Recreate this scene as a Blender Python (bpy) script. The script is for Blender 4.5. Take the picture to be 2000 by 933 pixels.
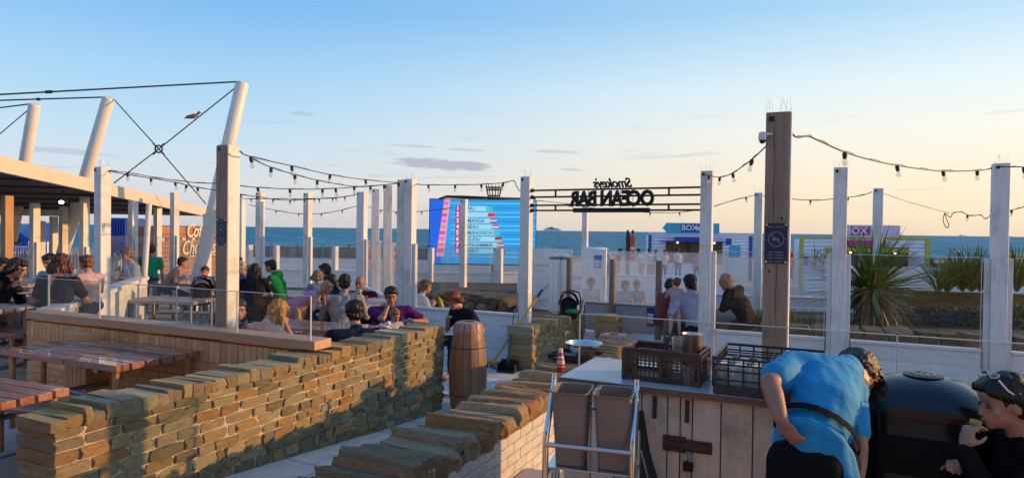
import bpy, bmesh, math, random
from mathutils import Vector, Matrix, noise
from math import radians as R, sin, cos, pi, sqrt
rnd = random.Random(7)
for o in list(bpy.data.objects): bpy.data.objects.remove(o)
SC = bpy.context.scene
COL = SC.collection
# ---------------------------------------------------------------- camera
FPX, CXP, CYP, HC = 1300.0, 1000.0, 466.5, 2.0
PITCH, ROLL = math.atan(17.5/1300), 0.0132
_f = Vector((0, cos(PITCH), -sin(PITCH))); _u0 = Vector((0, sin(PITCH), cos(PITCH))); _r0 = Vector((1, 0, 0))
_r = _r0*cos(ROLL) + _u0*sin(ROLL); _u = _u0*cos(ROLL) - _r0*sin(ROLL)
cam_d = bpy.data.cameras.new("camera"); cam = bpy.data.objects.new("camera", cam_d); COL.objects.link(cam)
m = Matrix((_r, _u, -_f)).transposed().to_4x4(); m.translation = (0, 0, HC)
cam.matrix_world = m
cam_d.sensor_width = 36; cam_d.lens = FPX/2000*36; cam_d.clip_start = .05; cam_d.clip_end = 60000
SC.camera = cam
SC.render.resolution_x, SC.render.resolution_y = 1024, 477
# ---------------------------------------------------------------- sky, sun, exposure
SUN_AZ, SUN_EL = R(84), R(12)
w = bpy.data.worlds.new("World"); SC.world = w; w.use_nodes = True
nt = w.node_tree; bg = nt.nodes['Background']
def s2l(c): return tuple((x/255/12.92 if x/255 <= .04045 else ((x/255+.055)/1.055)**2.4) for x in c) + (1,)
def mk(nt, t, **kw):
    n = nt.nodes.new(t)
    for k, v_ in kw.items():
        if k.startswith('i'): n.inputs[int(k[1:])].default_value = v_
        else: setattr(n, k, v_)
    return n
def math_(nt, op, a, b=None, c=None, clamp=False):
    n = nt.nodes.new('ShaderNodeMath'); n.operation = op; n.use_clamp = clamp
    for i, x in enumerate((a, b, c)):
        if x is None: continue
        if isinstance(x, (int, float)): n.inputs[i].default_value = x
        else: nt.links.new(x, n.inputs[i])
    return n.outputs[0]
def ramp(nt, fac, stops, interp='LINEAR'):
    n = nt.nodes.new('ShaderNodeValToRGB'); n.color_ramp.interpolation = interp
    e = n.color_ramp.elements
    while len(e) < len(stops): e.new(.5)
    for i, (p, c) in enumerate(stops): e[i].position = p; e[i].color = c if len(c) == 4 else tuple(c)+(1,)
    nt.links.new(fac, n.inputs[0]); return n.outputs[0]
def mixc(nt, fac, a, b, mode='MIX'):
    n = nt.nodes.new('ShaderNodeMix'); n.data_type = 'RGBA'; n.blend_type = mode
    for i, x in ((0, fac), (6, a), (7, b)):
        if isinstance(x, (int, float)): n.inputs[i].default_value = x
        elif isinstance(x, tuple): n.inputs[i].default_value = x if len(x) == 4 else x+(1,)
        else: nt.links.new(x, n.inputs[i])
    return n.outputs[2]
sky = nt.nodes.new('ShaderNodeTexSky'); sky.sky_type = 'NISHITA'; sky.sun_disc = False
sky.sun_elevation = SUN_EL; sky.sun_rotation = SUN_AZ; sky.air_density = 1.0; sky.dust_density = 1.6; sky.ozone_density = 2.0
tc = nt.nodes.new('ShaderNodeTexCoord'); sep = nt.nodes.new('ShaderNodeSeparateXYZ'); nt.links.new(tc.outputs['Generated'], sep.inputs[0])
X_, Y_, Z_ = sep.outputs
hl = math_(nt, 'SQRT', math_(nt, 'MAXIMUM', math_(nt, 'SUBTRACT', 1.0, math_(nt, 'MULTIPLY', Z_, Z_)), 1e-4))
dt = math_(nt, 'DIVIDE', math_(nt, 'ADD', math_(nt, 'MULTIPLY', X_, sin(SUN_AZ)), math_(nt, 'MULTIPLY', Y_, cos(SUN_AZ))), hl)
el = math_(nt, 'MULTIPLY', Z_, 1.0, clamp=True)
away = ramp(nt, el, [(0, s2l((203,205,214))), (.02, s2l((210,207,213))), (.06, s2l((212,216,224))), (.12, s2l((192,217,235))), (.2, s2l((163,206,239))),
                     (.3, s2l((120,181,235))), (.5, s2l((102,163,226))), (1, s2l((86,142,210)))])
tow = ramp(nt, el, [(0, s2l((238,216,192))), (.03, s2l((244,223,194))), (.08, s2l((248,230,205))), (.14, s2l((243,238,226))), (.2, s2l((224,238,241))),
                    (.3, s2l((165,208,238))), (.5, s2l((124,176,228))), (1, s2l((90,146,212)))])
tf = ramp(nt, math_(nt, 'ADD', math_(nt, 'MULTIPLY', dt, .5), .5), [(.3, (0,0,0)), (.82, (1,1,1))], 'EASE')
c = mixc(nt, tf, away, tow)
c = mixc(nt, .03, c, sky.outputs[0])
# low evening clouds: stretched streaks in a band above the horizon and one longer bank
mp = mk(nt, 'ShaderNodeMapping'); nt.links.new(tc.outputs['Generated'], mp.inputs[0]); mp.inputs['Scale'].default_value = (5, 5, 60)
nz = mk(nt, 'ShaderNodeTexNoise'); nt.links.new(mp.outputs[0], nz.inputs[0]); nz.inputs['Scale'].default_value = 1.6; nz.inputs['Detail'].default_value = 7; nz.inputs['Roughness'].default_value = .55
band = ramp(nt, el, [(.03, (0,0,0)), (.07, (1,1,1)), (.13, (.7,.7,.7)), (.2, (0,0,0))])
stk = math_(nt, 'MULTIPLY', ramp(nt, nz.outputs[0], [(.6, (0,0,0)), (.72, (1,1,1))]), band)
def dirv(px, py):
    d = (_f*FPX + _r*(px-CXP) - _u*(py-CYP)).normalized(); return d
def bank(px, py, wd, ht):
    d = dirv(px, py); az = math.atan2(d.x, d.y)
    a_ = math_(nt, 'DIVIDE', math_(nt, 'SUBTRACT', math_(nt, 'ARCTAN2', X_, Y_), az), wd)
    e_ = math_(nt, 'DIVIDE', math_(nt, 'ADD', math_(nt, 'SUBTRACT', Z_, d.z), math_(nt, 'MULTIPLY', a_, ht*.45)), ht)
    r2 = math_(nt, 'ADD', math_(nt, 'MULTIPLY', a_, a_), math_(nt, 'MULTIPLY', e_, e_))
    mp2 = mk(nt, 'ShaderNodeMapping'); nt.links.new(tc.outputs['Generated'], mp2.inputs[0]); mp2.inputs['Scale'].default_value = (30, 30, 160)
    n2 = mk(nt, 'ShaderNodeTexNoise'); nt.links.new(mp2.outputs[0], n2.inputs[0]); n2.inputs['Scale'].default_value = 1.0; n2.inputs['Detail'].default_value = 6
    f_ = math_(nt, 'SUBTRACT', math_(nt, 'ADD', 1.1, math_(nt, 'MULTIPLY', math_(nt, 'SUBTRACT', n2.outputs[0], .5), 2.6)), r2)
    return math_(nt, 'MULTIPLY', math_(nt, 'MULTIPLY', f_, 1.5, clamp=True), .8)
cl = math_(nt, 'MULTIPLY', stk, .38)
for args in ((862, 321, .082, .0085), (1085, 296, .035, .003), (915, 293, .03, .002), (1120, 332, .02, .003), (590, 222, .02, .003), (120, 295, .05, .004), (800, 285, .04, .002)):
    cl = math_(nt, 'MAXIMUM', cl, math_(nt, 'MULTIPLY', bank(*args), .95 if args[0] == 862 else .5))
c = mixc(nt, cl, c, s2l((176,174,196)))
nt.links.new(c, bg.inputs[0]); bg.inputs[1].default_value = 1.0
sd = bpy.data.lights.new("sun", 'SUN'); sun = bpy.data.objects.new("sun", sd); COL.objects.link(sun)
sd.energy = 4.4; sd.angle = R(.6); sd.color = (1, .55, .2)
sv = Vector((sin(SUN_AZ)*cos(SUN_EL), cos(SUN_AZ)*cos(SUN_EL), sin(SUN_EL)))
sun.rotation_euler = sv.to_track_quat('Z', 'Y').to_euler()
SC.view_settings.view_transform = 'Standard'; SC.view_settings.look = 'None'; SC.view_settings.gamma = 1
SC.view_settings.exposure = 0.0
# ---------------------------------------------------------------- frames
TH = R(24.8); E = Vector((cos(TH), -sin(TH), 0)); D = Vector((sin(TH), cos(TH), 0))
def G(u, v, z=0): return E*u + D*v + Vector((0, 0, z))           # the terrace's own grid
def UV(p): p = Vector(p); return p.dot(E), p.dot(D)
def at(px, py, Y):                                                # a point of the place seen at px,py at distance Y
    d = _f*FPX + _r*(px-CXP) - _u*(py-CYP); return Vector((0, 0, HC)) + d*(Y/d.y)
def on(px, py, z):
    d = _f*FPX + _r*(px-CXP) - _u*(py-CYP); return Vector((0, 0, HC)) + d*((z-HC)/d.z)
# ---------------------------------------------------------------- materials
MATS = {}
def mat(name, col, rough=.6, metal=0, col2=None, scale=6, bump=0, bscale=None, rand=0, stretch=(1,1,1), spec=.5, pal=None, dirt=0, dirtcol=(.12,.09,.06), coat=0, detail=6, contrast=(.35,.65), sss=0):
    if name in MATS: return MATS[name]
    M = bpy.data.materials.new(name); M.use_nodes = True; nt = M.node_tree; b = nt.nodes['Principled BSDF']
    b.inputs['Roughness'].default_value = rough; b.inputs['Metallic'].default_value = metal
    b.inputs['Specular IOR Level'].default_value = spec; b.inputs['Coat Weight'].default_value = coat
    if sss: b.inputs['Subsurface Weight'].default_value = sss; b.inputs['Subsurface Radius'].default_value = (.012,.005,.003)
    tc = mk(nt, 'ShaderNodeTexCoord'); oi = mk(nt, 'ShaderNodeObjectInfo')
    off = mk(nt, 'ShaderNodeVectorMath', operation='ADD'); cmb = mk(nt, 'ShaderNodeCombineXYZ')
    for i in range(3): nt.links.new(math_(nt, 'MULTIPLY', oi.outputs['Random'], 37.0+i*11), cmb.inputs[i])
    nt.links.new(tc.outputs['Object'], off.inputs[0]); nt.links.new(cmb.outputs[0], off.inputs[1])
    mp = mk(nt, 'ShaderNodeMapping'); nt.links.new(off.outputs[0], mp.inputs[0]); mp.inputs['Scale'].default_value = stretch
    nz = mk(nt, 'ShaderNodeTexNoise'); nt.links.new(mp.outputs[0], nz.inputs[0]); nz.inputs['Scale'].default_value = scale; nz.inputs['Detail'].default_value = detail; nz.inputs['Roughness'].default_value = .6
    base = tuple(col)+(1,)
    if pal: base = ramp(nt, oi.outputs['Random'], [(i/len(pal), p) for i, p in enumerate(pal)], 'CONSTANT')
    if col2 is not None:
        f = ramp(nt, nz.outputs[0], [(contrast[0], (0,0,0)), (contrast[1], (1,1,1))])
        base = mixc(nt, f, base, tuple(col2)) if not pal else mixc(nt, math_(nt, 'MULTIPLY', f, .55), base, tuple(col2))
    if rand:
        hs = mk(nt, 'ShaderNodeHueSaturation'); hs.inputs['Saturation'].default_value = 1
        nt.links.new(math_(nt, 'MULTIPLY_ADD', oi.outputs['Random'], rand*2, 1-rand), hs.inputs['Value'])
        if isinstance(base, tuple): hs.inputs['Color'].default_value = base
        else: nt.links.new(base, hs.inputs['Color'])
        base = hs.outputs[0]
    if dirt:
        n2 = mk(nt, 'ShaderNodeTexNoise'); nt.links.new(off.outputs[0], n2.inputs[0]); n2.inputs['Scale'].default_value = 2.3; n2.inputs['Detail'].default_value = 9; n2.inputs['Roughness'].default_value = .7
        base = mixc(nt, math_(nt, 'MULTIPLY', ramp(nt, n2.outputs[0], [(.5, (0,0,0)), (.72, (1,1,1))]), dirt), base, tuple(dirtcol))
    if isinstance(base, tuple): b.inputs['Base Color'].default_value = base
    else: nt.links.new(base, b.inputs['Base Color'])
    if bump:
        nb = nz
        if bscale:
            nb = mk(nt, 'ShaderNodeTexNoise'); nt.links.new(mp.outputs[0], nb.inputs[0]); nb.inputs['Scale'].default_value = bscale; nb.inputs['Detail'].default_value = 8; nb.inputs['Roughness'].default_value = .65
        bp = mk(nt, 'ShaderNodeBump'); bp.inputs['Strength'].default_value = 1; bp.inputs['Distance'].default_value = bump
        nt.links.new(nb.outputs[0], bp.inputs['Height']); nt.links.new(bp.outputs[0], b.inputs['Normal'])
        nt.links.new(math_(nt, 'MULTIPLY_ADD', nb.outputs[0], .25, rough-.12, clamp=True), b.inputs['Roughness'])
    MATS[name] = M; return M
def emis(name, col, st=1.0):
    if name in MATS: return MATS[name]
    M = bpy.data.materials.new(name); M.use_nodes = True; b = M.node_tree.nodes['Principled BSDF']
    b.inputs['Base Color'].default_value = tuple(col)+(1,); b.inputs['Emission Color'].default_value = tuple(col)+(1,); b.inputs['Emission Strength'].default_value = st
    b.inputs['Base Color'].default_value = (.02,.02,.02,1)
    MATS[name] = M; return M
def glassmat(name, tint=(.93,.95,.95), haze=0.0, hazecol=(.75,.8,.85), refl=1.0):
    if name in MATS: return MATS[name]
    M = bpy.data.materials.new(name); M.use_nodes = True; nt = M.node_tree; nt.nodes.clear()
    out = mk(nt, 'ShaderNodeOutputMaterial'); tr = mk(nt, 'ShaderNodeBsdfTransparent'); tr.inputs[0].default_value = tuple(tint)+(1,)
    gl = mk(nt, 'ShaderNodeBsdfGlossy'); gl.inputs['Roughness'].default_value = .015; gl.inputs[0].default_value = (1,1,1,1)
    fr = mk(nt, 'ShaderNodeFresnel'); fr.inputs[0].default_value = 1.5
    geo = mk(nt, 'ShaderNodeNewGeometry')
    mx = mk(nt, 'ShaderNodeMixShader'); nt.links.new(math_(nt, 'MULTIPLY', math_(nt, 'MULTIPLY', fr.outputs[0], math_(nt, 'SUBTRACT', 1.0, geo.outputs['Backfacing'])), refl, clamp=True), mx.inputs[0]); nt.links.new(tr.outputs[0], mx.inputs[1]); nt.links.new(gl.outputs[0], mx.inputs[2])
    last = mx
    if haze:
        df = mk(nt, 'ShaderNodeBsdfDiffuse'); df.inputs[0].default_value = tuple(hazecol)+(1,)
        tl = mk(nt, 'ShaderNodeBsdfTranslucent'); tl.inputs[0].default_value = tuple(hazecol)+(1,)
        ad = mk(nt, 'ShaderNodeMixShader'); ad.inputs[0].default_value = .5; nt.links.new(df.outputs[0], ad.inputs[1]); nt.links.new(tl.outputs[0], ad.inputs[2])
        tc = mk(nt, 'ShaderNodeTexCoord'); nz = mk(nt, 'ShaderNodeTexNoise'); nt.links.new(tc.outputs['Object'], nz.inputs[0]); nz.inputs['Scale'].default_value = 2.2; nz.inputs['Detail'].default_value = 7
        m2 = mk(nt, 'ShaderNodeMixShader'); nt.links.new(math_(nt, 'MULTIPLY', ramp(nt, nz.outputs[0], [(.25, (.6,.6,.6)), (.75, (1,1,1))]), haze), m2.inputs[0])
        nt.links.new(last.outputs[0], m2.inputs[1]); nt.links.new(ad.outputs[0], m2.inputs[2]); last = m2
    nt.links.new(last.outputs[0], out.inputs[0]); MATS[name] = M; return M
# ---------------------------------------------------------------- mesh builder
class MB:
    def __init__(s): s.v = []; s.f = []
    def add(s, vs, fs, M=None):
        o = len(s.v); s.v += [tuple(M @ Vector(q)) if M else tuple(q) for q in vs]; s.f += [tuple(i+o for i in f) for f in fs]; return s
    def box(s, x0, x1, y0, y1, z0, z1, ch=0, M=None):
        if x0 > x1: x0, x1 = x1, x0
        if y0 > y1: y0, y1 = y1, y0
        if z0 > z1: z0, z1 = z1, z0
        if ch <= 0:
            return s.add([(x0,y0,z0),(x1,y0,z0),(x1,y1,z0),(x0,y1,z0),(x0,y0,z1),(x1,y0,z1),(x1,y1,z1),(x0,y1,z1)],
                         [(0,3,2,1),(4,5,6,7),(0,1,5,4),(1,2,6,5),(2,3,7,6),(3,0,4,7)], M)
        ch = min(ch, .45*min(x1-x0, y1-y0, z1-z0)); X = (x0, x1); Y = (y0, y1); Z = (z0, z1); vs = []; idx = {}
        for i in (0,1):
            for j in (0,1):
                for k in (0,1):
                    sx, sy, sz = (1-2*i)*ch, (1-2*j)*ch, (1-2*k)*ch
                    idx[i,j,k,0] = len(vs); vs.append((X[i], Y[j]+sy, Z[k]+sz))
                    idx[i,j,k,1] = len(vs); vs.append((X[i]+sx, Y[j], Z[k]+sz))
                    idx[i,j,k,2] = len(vs); vs.append((X[i]+sx, Y[j]+sy, Z[k]))
        fs = []
        for i in (0,1):
            q = [idx[i,0,0,0], idx[i,1,0,0], idx[i,1,1,0], idx[i,0,1,0]]; fs.append(q if i else q[::-1])
            q = [idx[0,i,0,1], idx[0,i,1,1], idx[1,i,1,1], idx[1,i,0,1]]; fs.append(q if i else q[::-1])
            q = [idx[0,0,i,2], idx[1,0,i,2], idx[1,1,i,2], idx[0,1,i,2]]; fs.append(q if i else q[::-1])
        for a in (0,1):
            for b in (0,1):
                q = [idx[a,b,0,0], idx[a,b,0,1], idx[a,b,1,1], idx[a,b,1,0]]; fs.append(q if a == b else q[::-1])
                q = [idx[a,0,b,0], idx[a,1,b,0], idx[a,1,b,2], idx[a,0,b,2]]; fs.append(q if a == b else q[::-1])
                q = [idx[0,a,b,1], idx[0,a,b,2], idx[1,a,b,2], idx[1,a,b,1]]; fs.append(q if a == b else q[::-1])
                for c_ in (0,1):
                    q = [idx[a,b,c_,0], idx[a,b,c_,1], idx[a,b,c_,2]]; fs.append(q if (a+b+c_) % 2 else q[::-1])
        return s.add(vs, fs, M)
    def cyl(s, p0, p1, r0, r1=None, n=12, cap=True, M=None):
        p0, p1 = Vector(p0), Vector(p1); r1 = r0 if r1 is None else r1; a = (p1-p0).normalized()
        b = a.orthogonal().normalized(); c_ = a.cross(b); vs = []
        for p, r in ((p0, r0), (p1, r1)):
            for i in range(n):
                t = 2*pi*i/n; vs.append(p + (b*cos(t)+c_*sin(t))*r)
        fs = [(i, (i+1) % n, n+(i+1) % n, n+i) for i in range(n)]
        if cap: fs += [tuple(range(n))[::-1], tuple(range(n, 2*n))]
        return s.add(vs, fs, M)
    def tube(s, pts, r, n=8, closed=False, M=None):
        pts = [Vector(p) for p in pts]; N = len(pts); vs = []; prev = None
        for i, p in enumerate(pts):
            t = (pts[(i+1) % N]-pts[i-1]) if closed else (pts[min(i+1, N-1)]-pts[max(i-1, 0)])
            t.normalize()
            b = (prev - t*prev.dot(t)) if prev is not None else t.orthogonal()
            if b.length < 1e-6: b = t.orthogonal()
            b.normalize(); prev = b; c_ = t.cross(b); rr = r[i] if isinstance(r, (list, tuple)) else r
            vs += [p + (b*cos(2*pi*k/n)+c_*sin(2*pi*k/n))*rr for k in range(n)]
        fs = []
        for i in range(N if closed else N-1):
            for k in range(n):
                a0, a1 = i*n+k, i*n+(k+1) % n; b0, b1 = ((i+1) % N)*n+k, ((i+1) % N)*n+(k+1) % n
                fs.append((a0, a1, b1, b0))
        if not closed: fs += [tuple(range(n))[::-1], tuple(range((N-1)*n, N*n))]
        return s.add(vs, fs, M)
    def lathe(s, prof, n=24, c=(0,0,0), M=None, cap=True):
        c = Vector(c); vs = []
        for r, z in prof: vs += [c+Vector((r*cos(2*pi*k/n), r*sin(2*pi*k/n), z)) for k in range(n)]
        fs = [(i*n+k, i*n+(k+1) % n, (i+1)*n+(k+1) % n, (i+1)*n+k) for i in range(len(prof)-1) for k in range(n)]
        if cap: fs += [tuple(range(n))[::-1], tuple(range((len(prof)-1)*n, len(prof)*n))]
        return s.add(vs, fs, M)
    def sph(s, c, r, n=12, m_=8, M=None, Rm=None):
        c = Vector(c); r = (r, r, r) if isinstance(r, (int, float)) else r; vs = []; fs = []
        def P(x, y, z):
            q = Vector((x*r[0], y*r[1], z*r[2])); q = (Rm @ q) if Rm is not None else q; return c+q
        vs.append(P(0,0,-1))
        for j in range(1, m_):
            a = -pi/2+pi*j/m_
            vs += [P(cos(a)*cos(2*pi*k/n), cos(a)*sin(2*pi*k/n), sin(a)) for k in range(n)]
        vs.append(P(0,0,1)); L = len(vs)-1
        for k in range(n): fs.append((0, 1+(k+1) % n, 1+k)); fs.append((L, 1+(m_-2)*n+k, 1+(m_-2)*n+(k+1) % n))
        for j in range(m_-2):
            for k in range(n): fs.append((1+j*n+k, 1+j*n+(k+1) % n, 1+(j+1)*n+(k+1) % n, 1+(j+1)*n+k))
        return s.add(vs, fs, M)
    def prism(s, poly, h0, h1, axis='z', M=None):
        n = len(poly)
        def P(a, b, h): return {'z': (a, b, h), 'y': (a, h, b), 'x': (h, a, b)}[axis]
        vs = [P(a, b, h0) for a, b in poly]+[P(a, b, h1) for a, b in poly]
        return s.add(vs, [tuple(range(n))[::-1], tuple(range(n, 2*n))]+[(i, (i+1) % n, n+(i+1) % n, n+i) for i in range(n)], M)
    def mesh(s, name, mat_=None, angle=38):
        me = bpy.data.meshes.new(name); me.from_pydata(s.v, [], s.f)
        bm = bmesh.new(); bm.from_mesh(me); bmesh.ops.recalc_face_normals(bm, faces=bm.faces); bm.to_mesh(me); bm.free()
        me.polygons.foreach_set('use_smooth', [True]*len(me.polygons)); me.set_sharp_from_angle(angle=R(angle))
        if mat_: me.materials.append(mat_)
        return me
    def build(s, name, mat_, parent=None, angle=38): return link(name, s.mesh(name, mat_, angle), parent)
def link(name, me, parent=None, M=None):
    o = bpy.data.objects.new(name, me); COL.objects.link(o)
    if parent is not None: o.parent = parent
    if M is not None: o.matrix_local = M
    return o
def tag(o, label=None, cat=None, group=None, kind=None):
    for k, v_ in (('label', label), ('category', cat), ('group', group), ('kind', kind)):
        if v_: o[k] = v_
    return o
def thing(name, label, cat, loc=(0,0,0), rz=0, group=None):
    o = bpy.data.objects.new(name, None); COL.objects.link(o); o.location = loc; o.rotation_euler = (0,0,rz); o.empty_display_size = .1
    return tag(o, label, cat, group)
def copytree(o, parent=None):
    c_ = o.copy(); COL.objects.link(c_); c_.parent = parent
    for ch in list(o.children): copytree(ch, c_)
    return c_
def bx(*a, ch=0, M=None): return MB().box(*a, ch=ch, M=M)
TMP = bpy.data.scenes.new('workbench')
def evalmesh(o):                                                   # evaluate one object in a scene of its own: quick
    TMP.collection.objects.link(o); vl = TMP.view_layers[0]; vl.update(); dg = vl.depsgraph
    me = bpy.data.meshes.new_from_object(o.evaluated_get(dg)); TMP.collection.objects.unlink(o); return me
def text_mesh(txt, size, depth, mat_, offset=0.0, align='CENTER', shear=0, spacing=1.0, name='lettering'):
    cu = bpy.data.curves.new(name, 'FONT'); cu.body = txt; cu.size = size; cu.extrude = depth/2; cu.offset = offset; cu.align_x = align; cu.align_y = 'CENTER'; cu.shear = shear; cu.space_character = spacing; cu.resolution_u = 3
    o = bpy.data.objects.new(name, cu); me = evalmesh(o)
    bpy.data.objects.remove(o); me.materials.clear(); me.materials.append(mat_); return me
def text_on(txt, size, parent, M, mat_, depth=.004, **kw):
    o = link(kw.pop('name', 'lettering'), text_mesh(txt, size, depth, mat_, **kw), parent); o.matrix_local = M; return o
def face_y(x, y, z, back=False):                                   # matrix that stands text up facing -y (or +y)
    return Matrix.Translation((x, y, z)) @ (Matrix.Rotation(pi, 4, 'Z') if back else Matrix.Identity(4)) @ Matrix.Rotation(pi/2, 4, 'X')
# palette
W = dict(
 paint=mat('white_painted_wood', (.74,.72,.69), .6, col2=(.6,.57,.53), scale=5, stretch=(9,9,.6), bump=.0022, bscale=9, dirt=.6, dirtcol=(.3,.25,.19), contrast=(.45,.75), rand=.05),
 board=mat('white_painted_board', (.82,.81,.8), .5, col2=(.72,.71,.7), scale=4, stretch=(1,8,8), bump=.001, dirt=.2, dirtcol=(.35,.32,.28), rand=.05),
 render=mat('white_render', (.68,.64,.57), .8, col2=(.6,.56,.5), scale=2, dirt=.3, dirtcol=(.35,.3,.24), bump=.002, bscale=60),
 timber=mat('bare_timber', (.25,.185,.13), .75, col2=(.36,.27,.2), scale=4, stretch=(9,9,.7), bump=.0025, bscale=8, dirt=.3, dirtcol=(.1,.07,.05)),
 greywood=mat('grey_weathered_wood', (.36,.34,.33), .8, col2=(.5,.48,.46), scale=5, stretch=(.8,8,8), bump=.003, bscale=7, rand=.12),
 postwood=mat('brown_round_post_wood', (.2,.13,.085), .8, col2=(.3,.21,.15), scale=5, stretch=(8,8,.6), bump=.003),
 mast=mat('white_painted_steel', (.72,.69,.64), .4, dirt=.25, dirtcol=(.4,.34,.26)),
 dark=mat('black_rubber', (.012,.012,.013), .5), blackmetal=mat('black_metal', (.01,.01,.012), .4, metal=.3),
 cable=mat('steel_cable', (.09,.08,.075), .45, metal=.7), spike=mat('spike_wire', (.25,.24,.23), .4, metal=.8),
 steel=mat('stainless_steel', (.62,.6,.58), .22, metal=1), galv=mat('galvanised_tube', (.35,.36,.37), .45, metal=.8, col2=(.25,.26,.27), scale=20),
 rusty=mat('varnished_pole', (.55,.36,.18), .35, metal=.4, col2=(.4,.24,.1), scale=7),
 redwood=mat('red_varnished_wood', (.3,.09,.045), .27, col2=(.42,.18,.1), scale=3, stretch=(.7,8,8), bump=.001, bscale=6, rand=.2, coat=.9, dirt=.6, dirtcol=(.42,.33,.3)),
 mortar=mat('lime_mortar', (.56,.47,.34), .95, col2=(.42,.34,.24), scale=9, bump=.012, bscale=26),
 glass=glassmat('clear_glass', (.92,.945,.94), refl=1.0), milky=glassmat('salt_hazed_glass', (.9,.93,.95), haze=.2), lhaze=glassmat('lightly_hazed_glass', (.92,.94,.94), haze=.1, refl=1.2),
 edge=mat('glass_edge', (.55,.6,.58), .3),
)
STONE_PAL = [(0.468, 0.364, 0.164), (0.625, 0.452, 0.197), (0.375, 0.306, 0.153), (0.66, 0.421, 0.142), (0.531, 0.436, 0.242), (0.66, 0.494, 0.187), (0.422, 0.364, 0.208), (0.531, 0.291, 0.098), (0.656, 0.524, 0.274), (0.344, 0.276, 0.142), (0.656, 0.379, 0.12), (0.515, 0.393, 0.197), (0.468, 0.408, 0.219), (0.312, 0.233, 0.12)]
W['coping'] = mat('rust_coping_stone', (.2,.15,.1), .92, pal=[(.62,.37,.17),(.5,.32,.16),(.66,.34,.12),(.44,.34,.2),(.6,.45,.26),(.6,.28,.1),(.38,.27,.15),(.64,.45,.24),(.52,.4,.24)], col2=(.3,.19,.1), scale=7, stretch=(1,4,1), bump=.04, bscale=8, rand=.2, detail=11, dirt=.4, dirtcol=(.08,.07,.05))
W['mossy'] = mat('mossy_dark_stone', (.2,.15,.1), .95, pal=[(.14,.12,.07),(.2,.16,.1),(.11,.1,.06),(.18,.13,.08),(.24,.2,.14)], col2=(.07,.07,.04), scale=6, bump=.035, bscale=7, rand=.25, detail=10)
W['stone'] = mat('rough_sandstone', (.2,.15,.1), .9, pal=STONE_PAL, col2=(.3,.25,.17), scale=5, stretch=(1,1,3.2), bump=.03, bscale=6, rand=.2, detail=10, dirt=.5, dirtcol=(.1,.085,.06))
# ---------------------------------------------------------------- people
def ik(a, b, l1, l2, hint):
    a, b = Vector(a), Vector(b); d = b-a; L = d.length
    if L > (l1+l2)*.999: b = a+d*((l1+l2)*.999/L); d = b-a; L = d.length
    t = (l1*l1-l2*l2+L*L)/(2*L); h = sqrt(max(l1*l1-t*t, 0)); dn = d/L; hv = Vector(hint); hv = hv-dn*hv.dot(dn)
    if hv.length < 1e-5: hv = dn.orthogonal()
    return a+dn*t+hv.normalized()*h, b
def vox(mb, size, smooth=3, disp=None):
    me = bpy.data.meshes.new('t'); me.from_pydata(mb.v, [], mb.f)
    o = bpy.data.objects.new('t', me)
    md = o.modifiers.new('r', 'REMESH'); md.mode = 'VOXEL'; md.voxel_size = size; md.use_smooth_shade = True
    if smooth: ms = o.modifiers.new('s', 'SMOOTH'); ms.factor = .5; ms.iterations = smooth
    out = evalmesh(o)
    bpy.data.objects.remove(o); bpy.data.meshes.remove(me)
    if disp:
        amp, fr, st = disp; n = len(out.vertices); out.update(); co = [0.0]*(3*n); no = [0.0]*(3*n)
        out.vertices.foreach_get('co', co); out.vertices.foreach_get('normal', no)
        for i in range(n):
            q = Vector((co[3*i]*st[0], co[3*i+1]*st[1], co[3*i+2]*st[2]))*fr; k_ = (noise.noise(q)*amp + (.35-abs(noise.noise(q*1.7)))*amp*.9 + noise.noise(q*3.1)*amp*.3)
            co[3*i] += no[3*i]*k_; co[3*i+1] += no[3*i+1]*k_; co[3*i+2] += no[3*i+2]*k_
        out.vertices.foreach_set('co', co)
    out.polygons.foreach_set('use_smooth', [True]*len(out.polygons))
    return out
def cap(mb, a, b, ra, rb, n=12):
    mb.sph(a, ra, n, 8); mb.sph(b, rb, n, 8); mb.cyl(a, b, ra, rb, n); return mb
def hand(mb, wrist, d, nrm, s=1.0, curl=.5, fat=1.0):
    d = Vector(d).normalized(); nrm = Vector(nrm); nrm = (nrm-d*nrm.dot(d)).normalized(); sd_ = d.cross(nrm)
    pc = Vector(wrist)+d*.05*s
    Rm = Matrix((sd_, d, nrm)).transposed()
    mb.sph(pc, (.04*s, .052*s, .016*s*fat), 12, 8, Rm=Rm)
    for k, (off, L, dr) in enumerate(((-.029,.068,0), (-.01,.078,0), (.01,.073,0), (.029,.058,0))):
        b0 = pc+sd_*off*s+d*.038*s; c1 = curl*(.8+.12*k)
        d1 = (d*cos(c1)+nrm*sin(c1)).normalized(); b1 = b0+d1*L*.5*s
        d2 = (d*cos(c1*2.1)+nrm*sin(c1*2.1)).normalized(); b2 = b1+d2*L*.5*s; r = .0088*s*fat
        cap(mb, b0, b1, r*1.08, r, 8); cap(mb, b1, b2, r, r*.85, 8)
    t0 = pc-sd_*.034*s-d*.02*s; t1 = t0+(-sd_*.6+d*.6+nrm*.5).normalized()*.034*s; t2 = t1+(d*.8+nrm*.5-sd_*.1).normalized()*.028*s
    cap(mb, t0, t1, .0115*s*fat, .01*s*fat, 8); cap(mb, t1, t2, .01*s*fat, .0085*s*fat, 8)
SKIN = [mat('skin_light', (.5,.27,.19), .5, col2=(.42,.2,.14), scale=12, sss=.1), mat('skin_tan', (.38,.19,.12), .5, col2=(.3,.14,.09), scale=12, sss=.1)]
def cloth(name, c_, rough=.85): return mat('cloth_'+name, c_, rough, spec=.12, col2=tuple(x*.8 for x in c_), scale=7, bump=.004, bscale=11)
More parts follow.
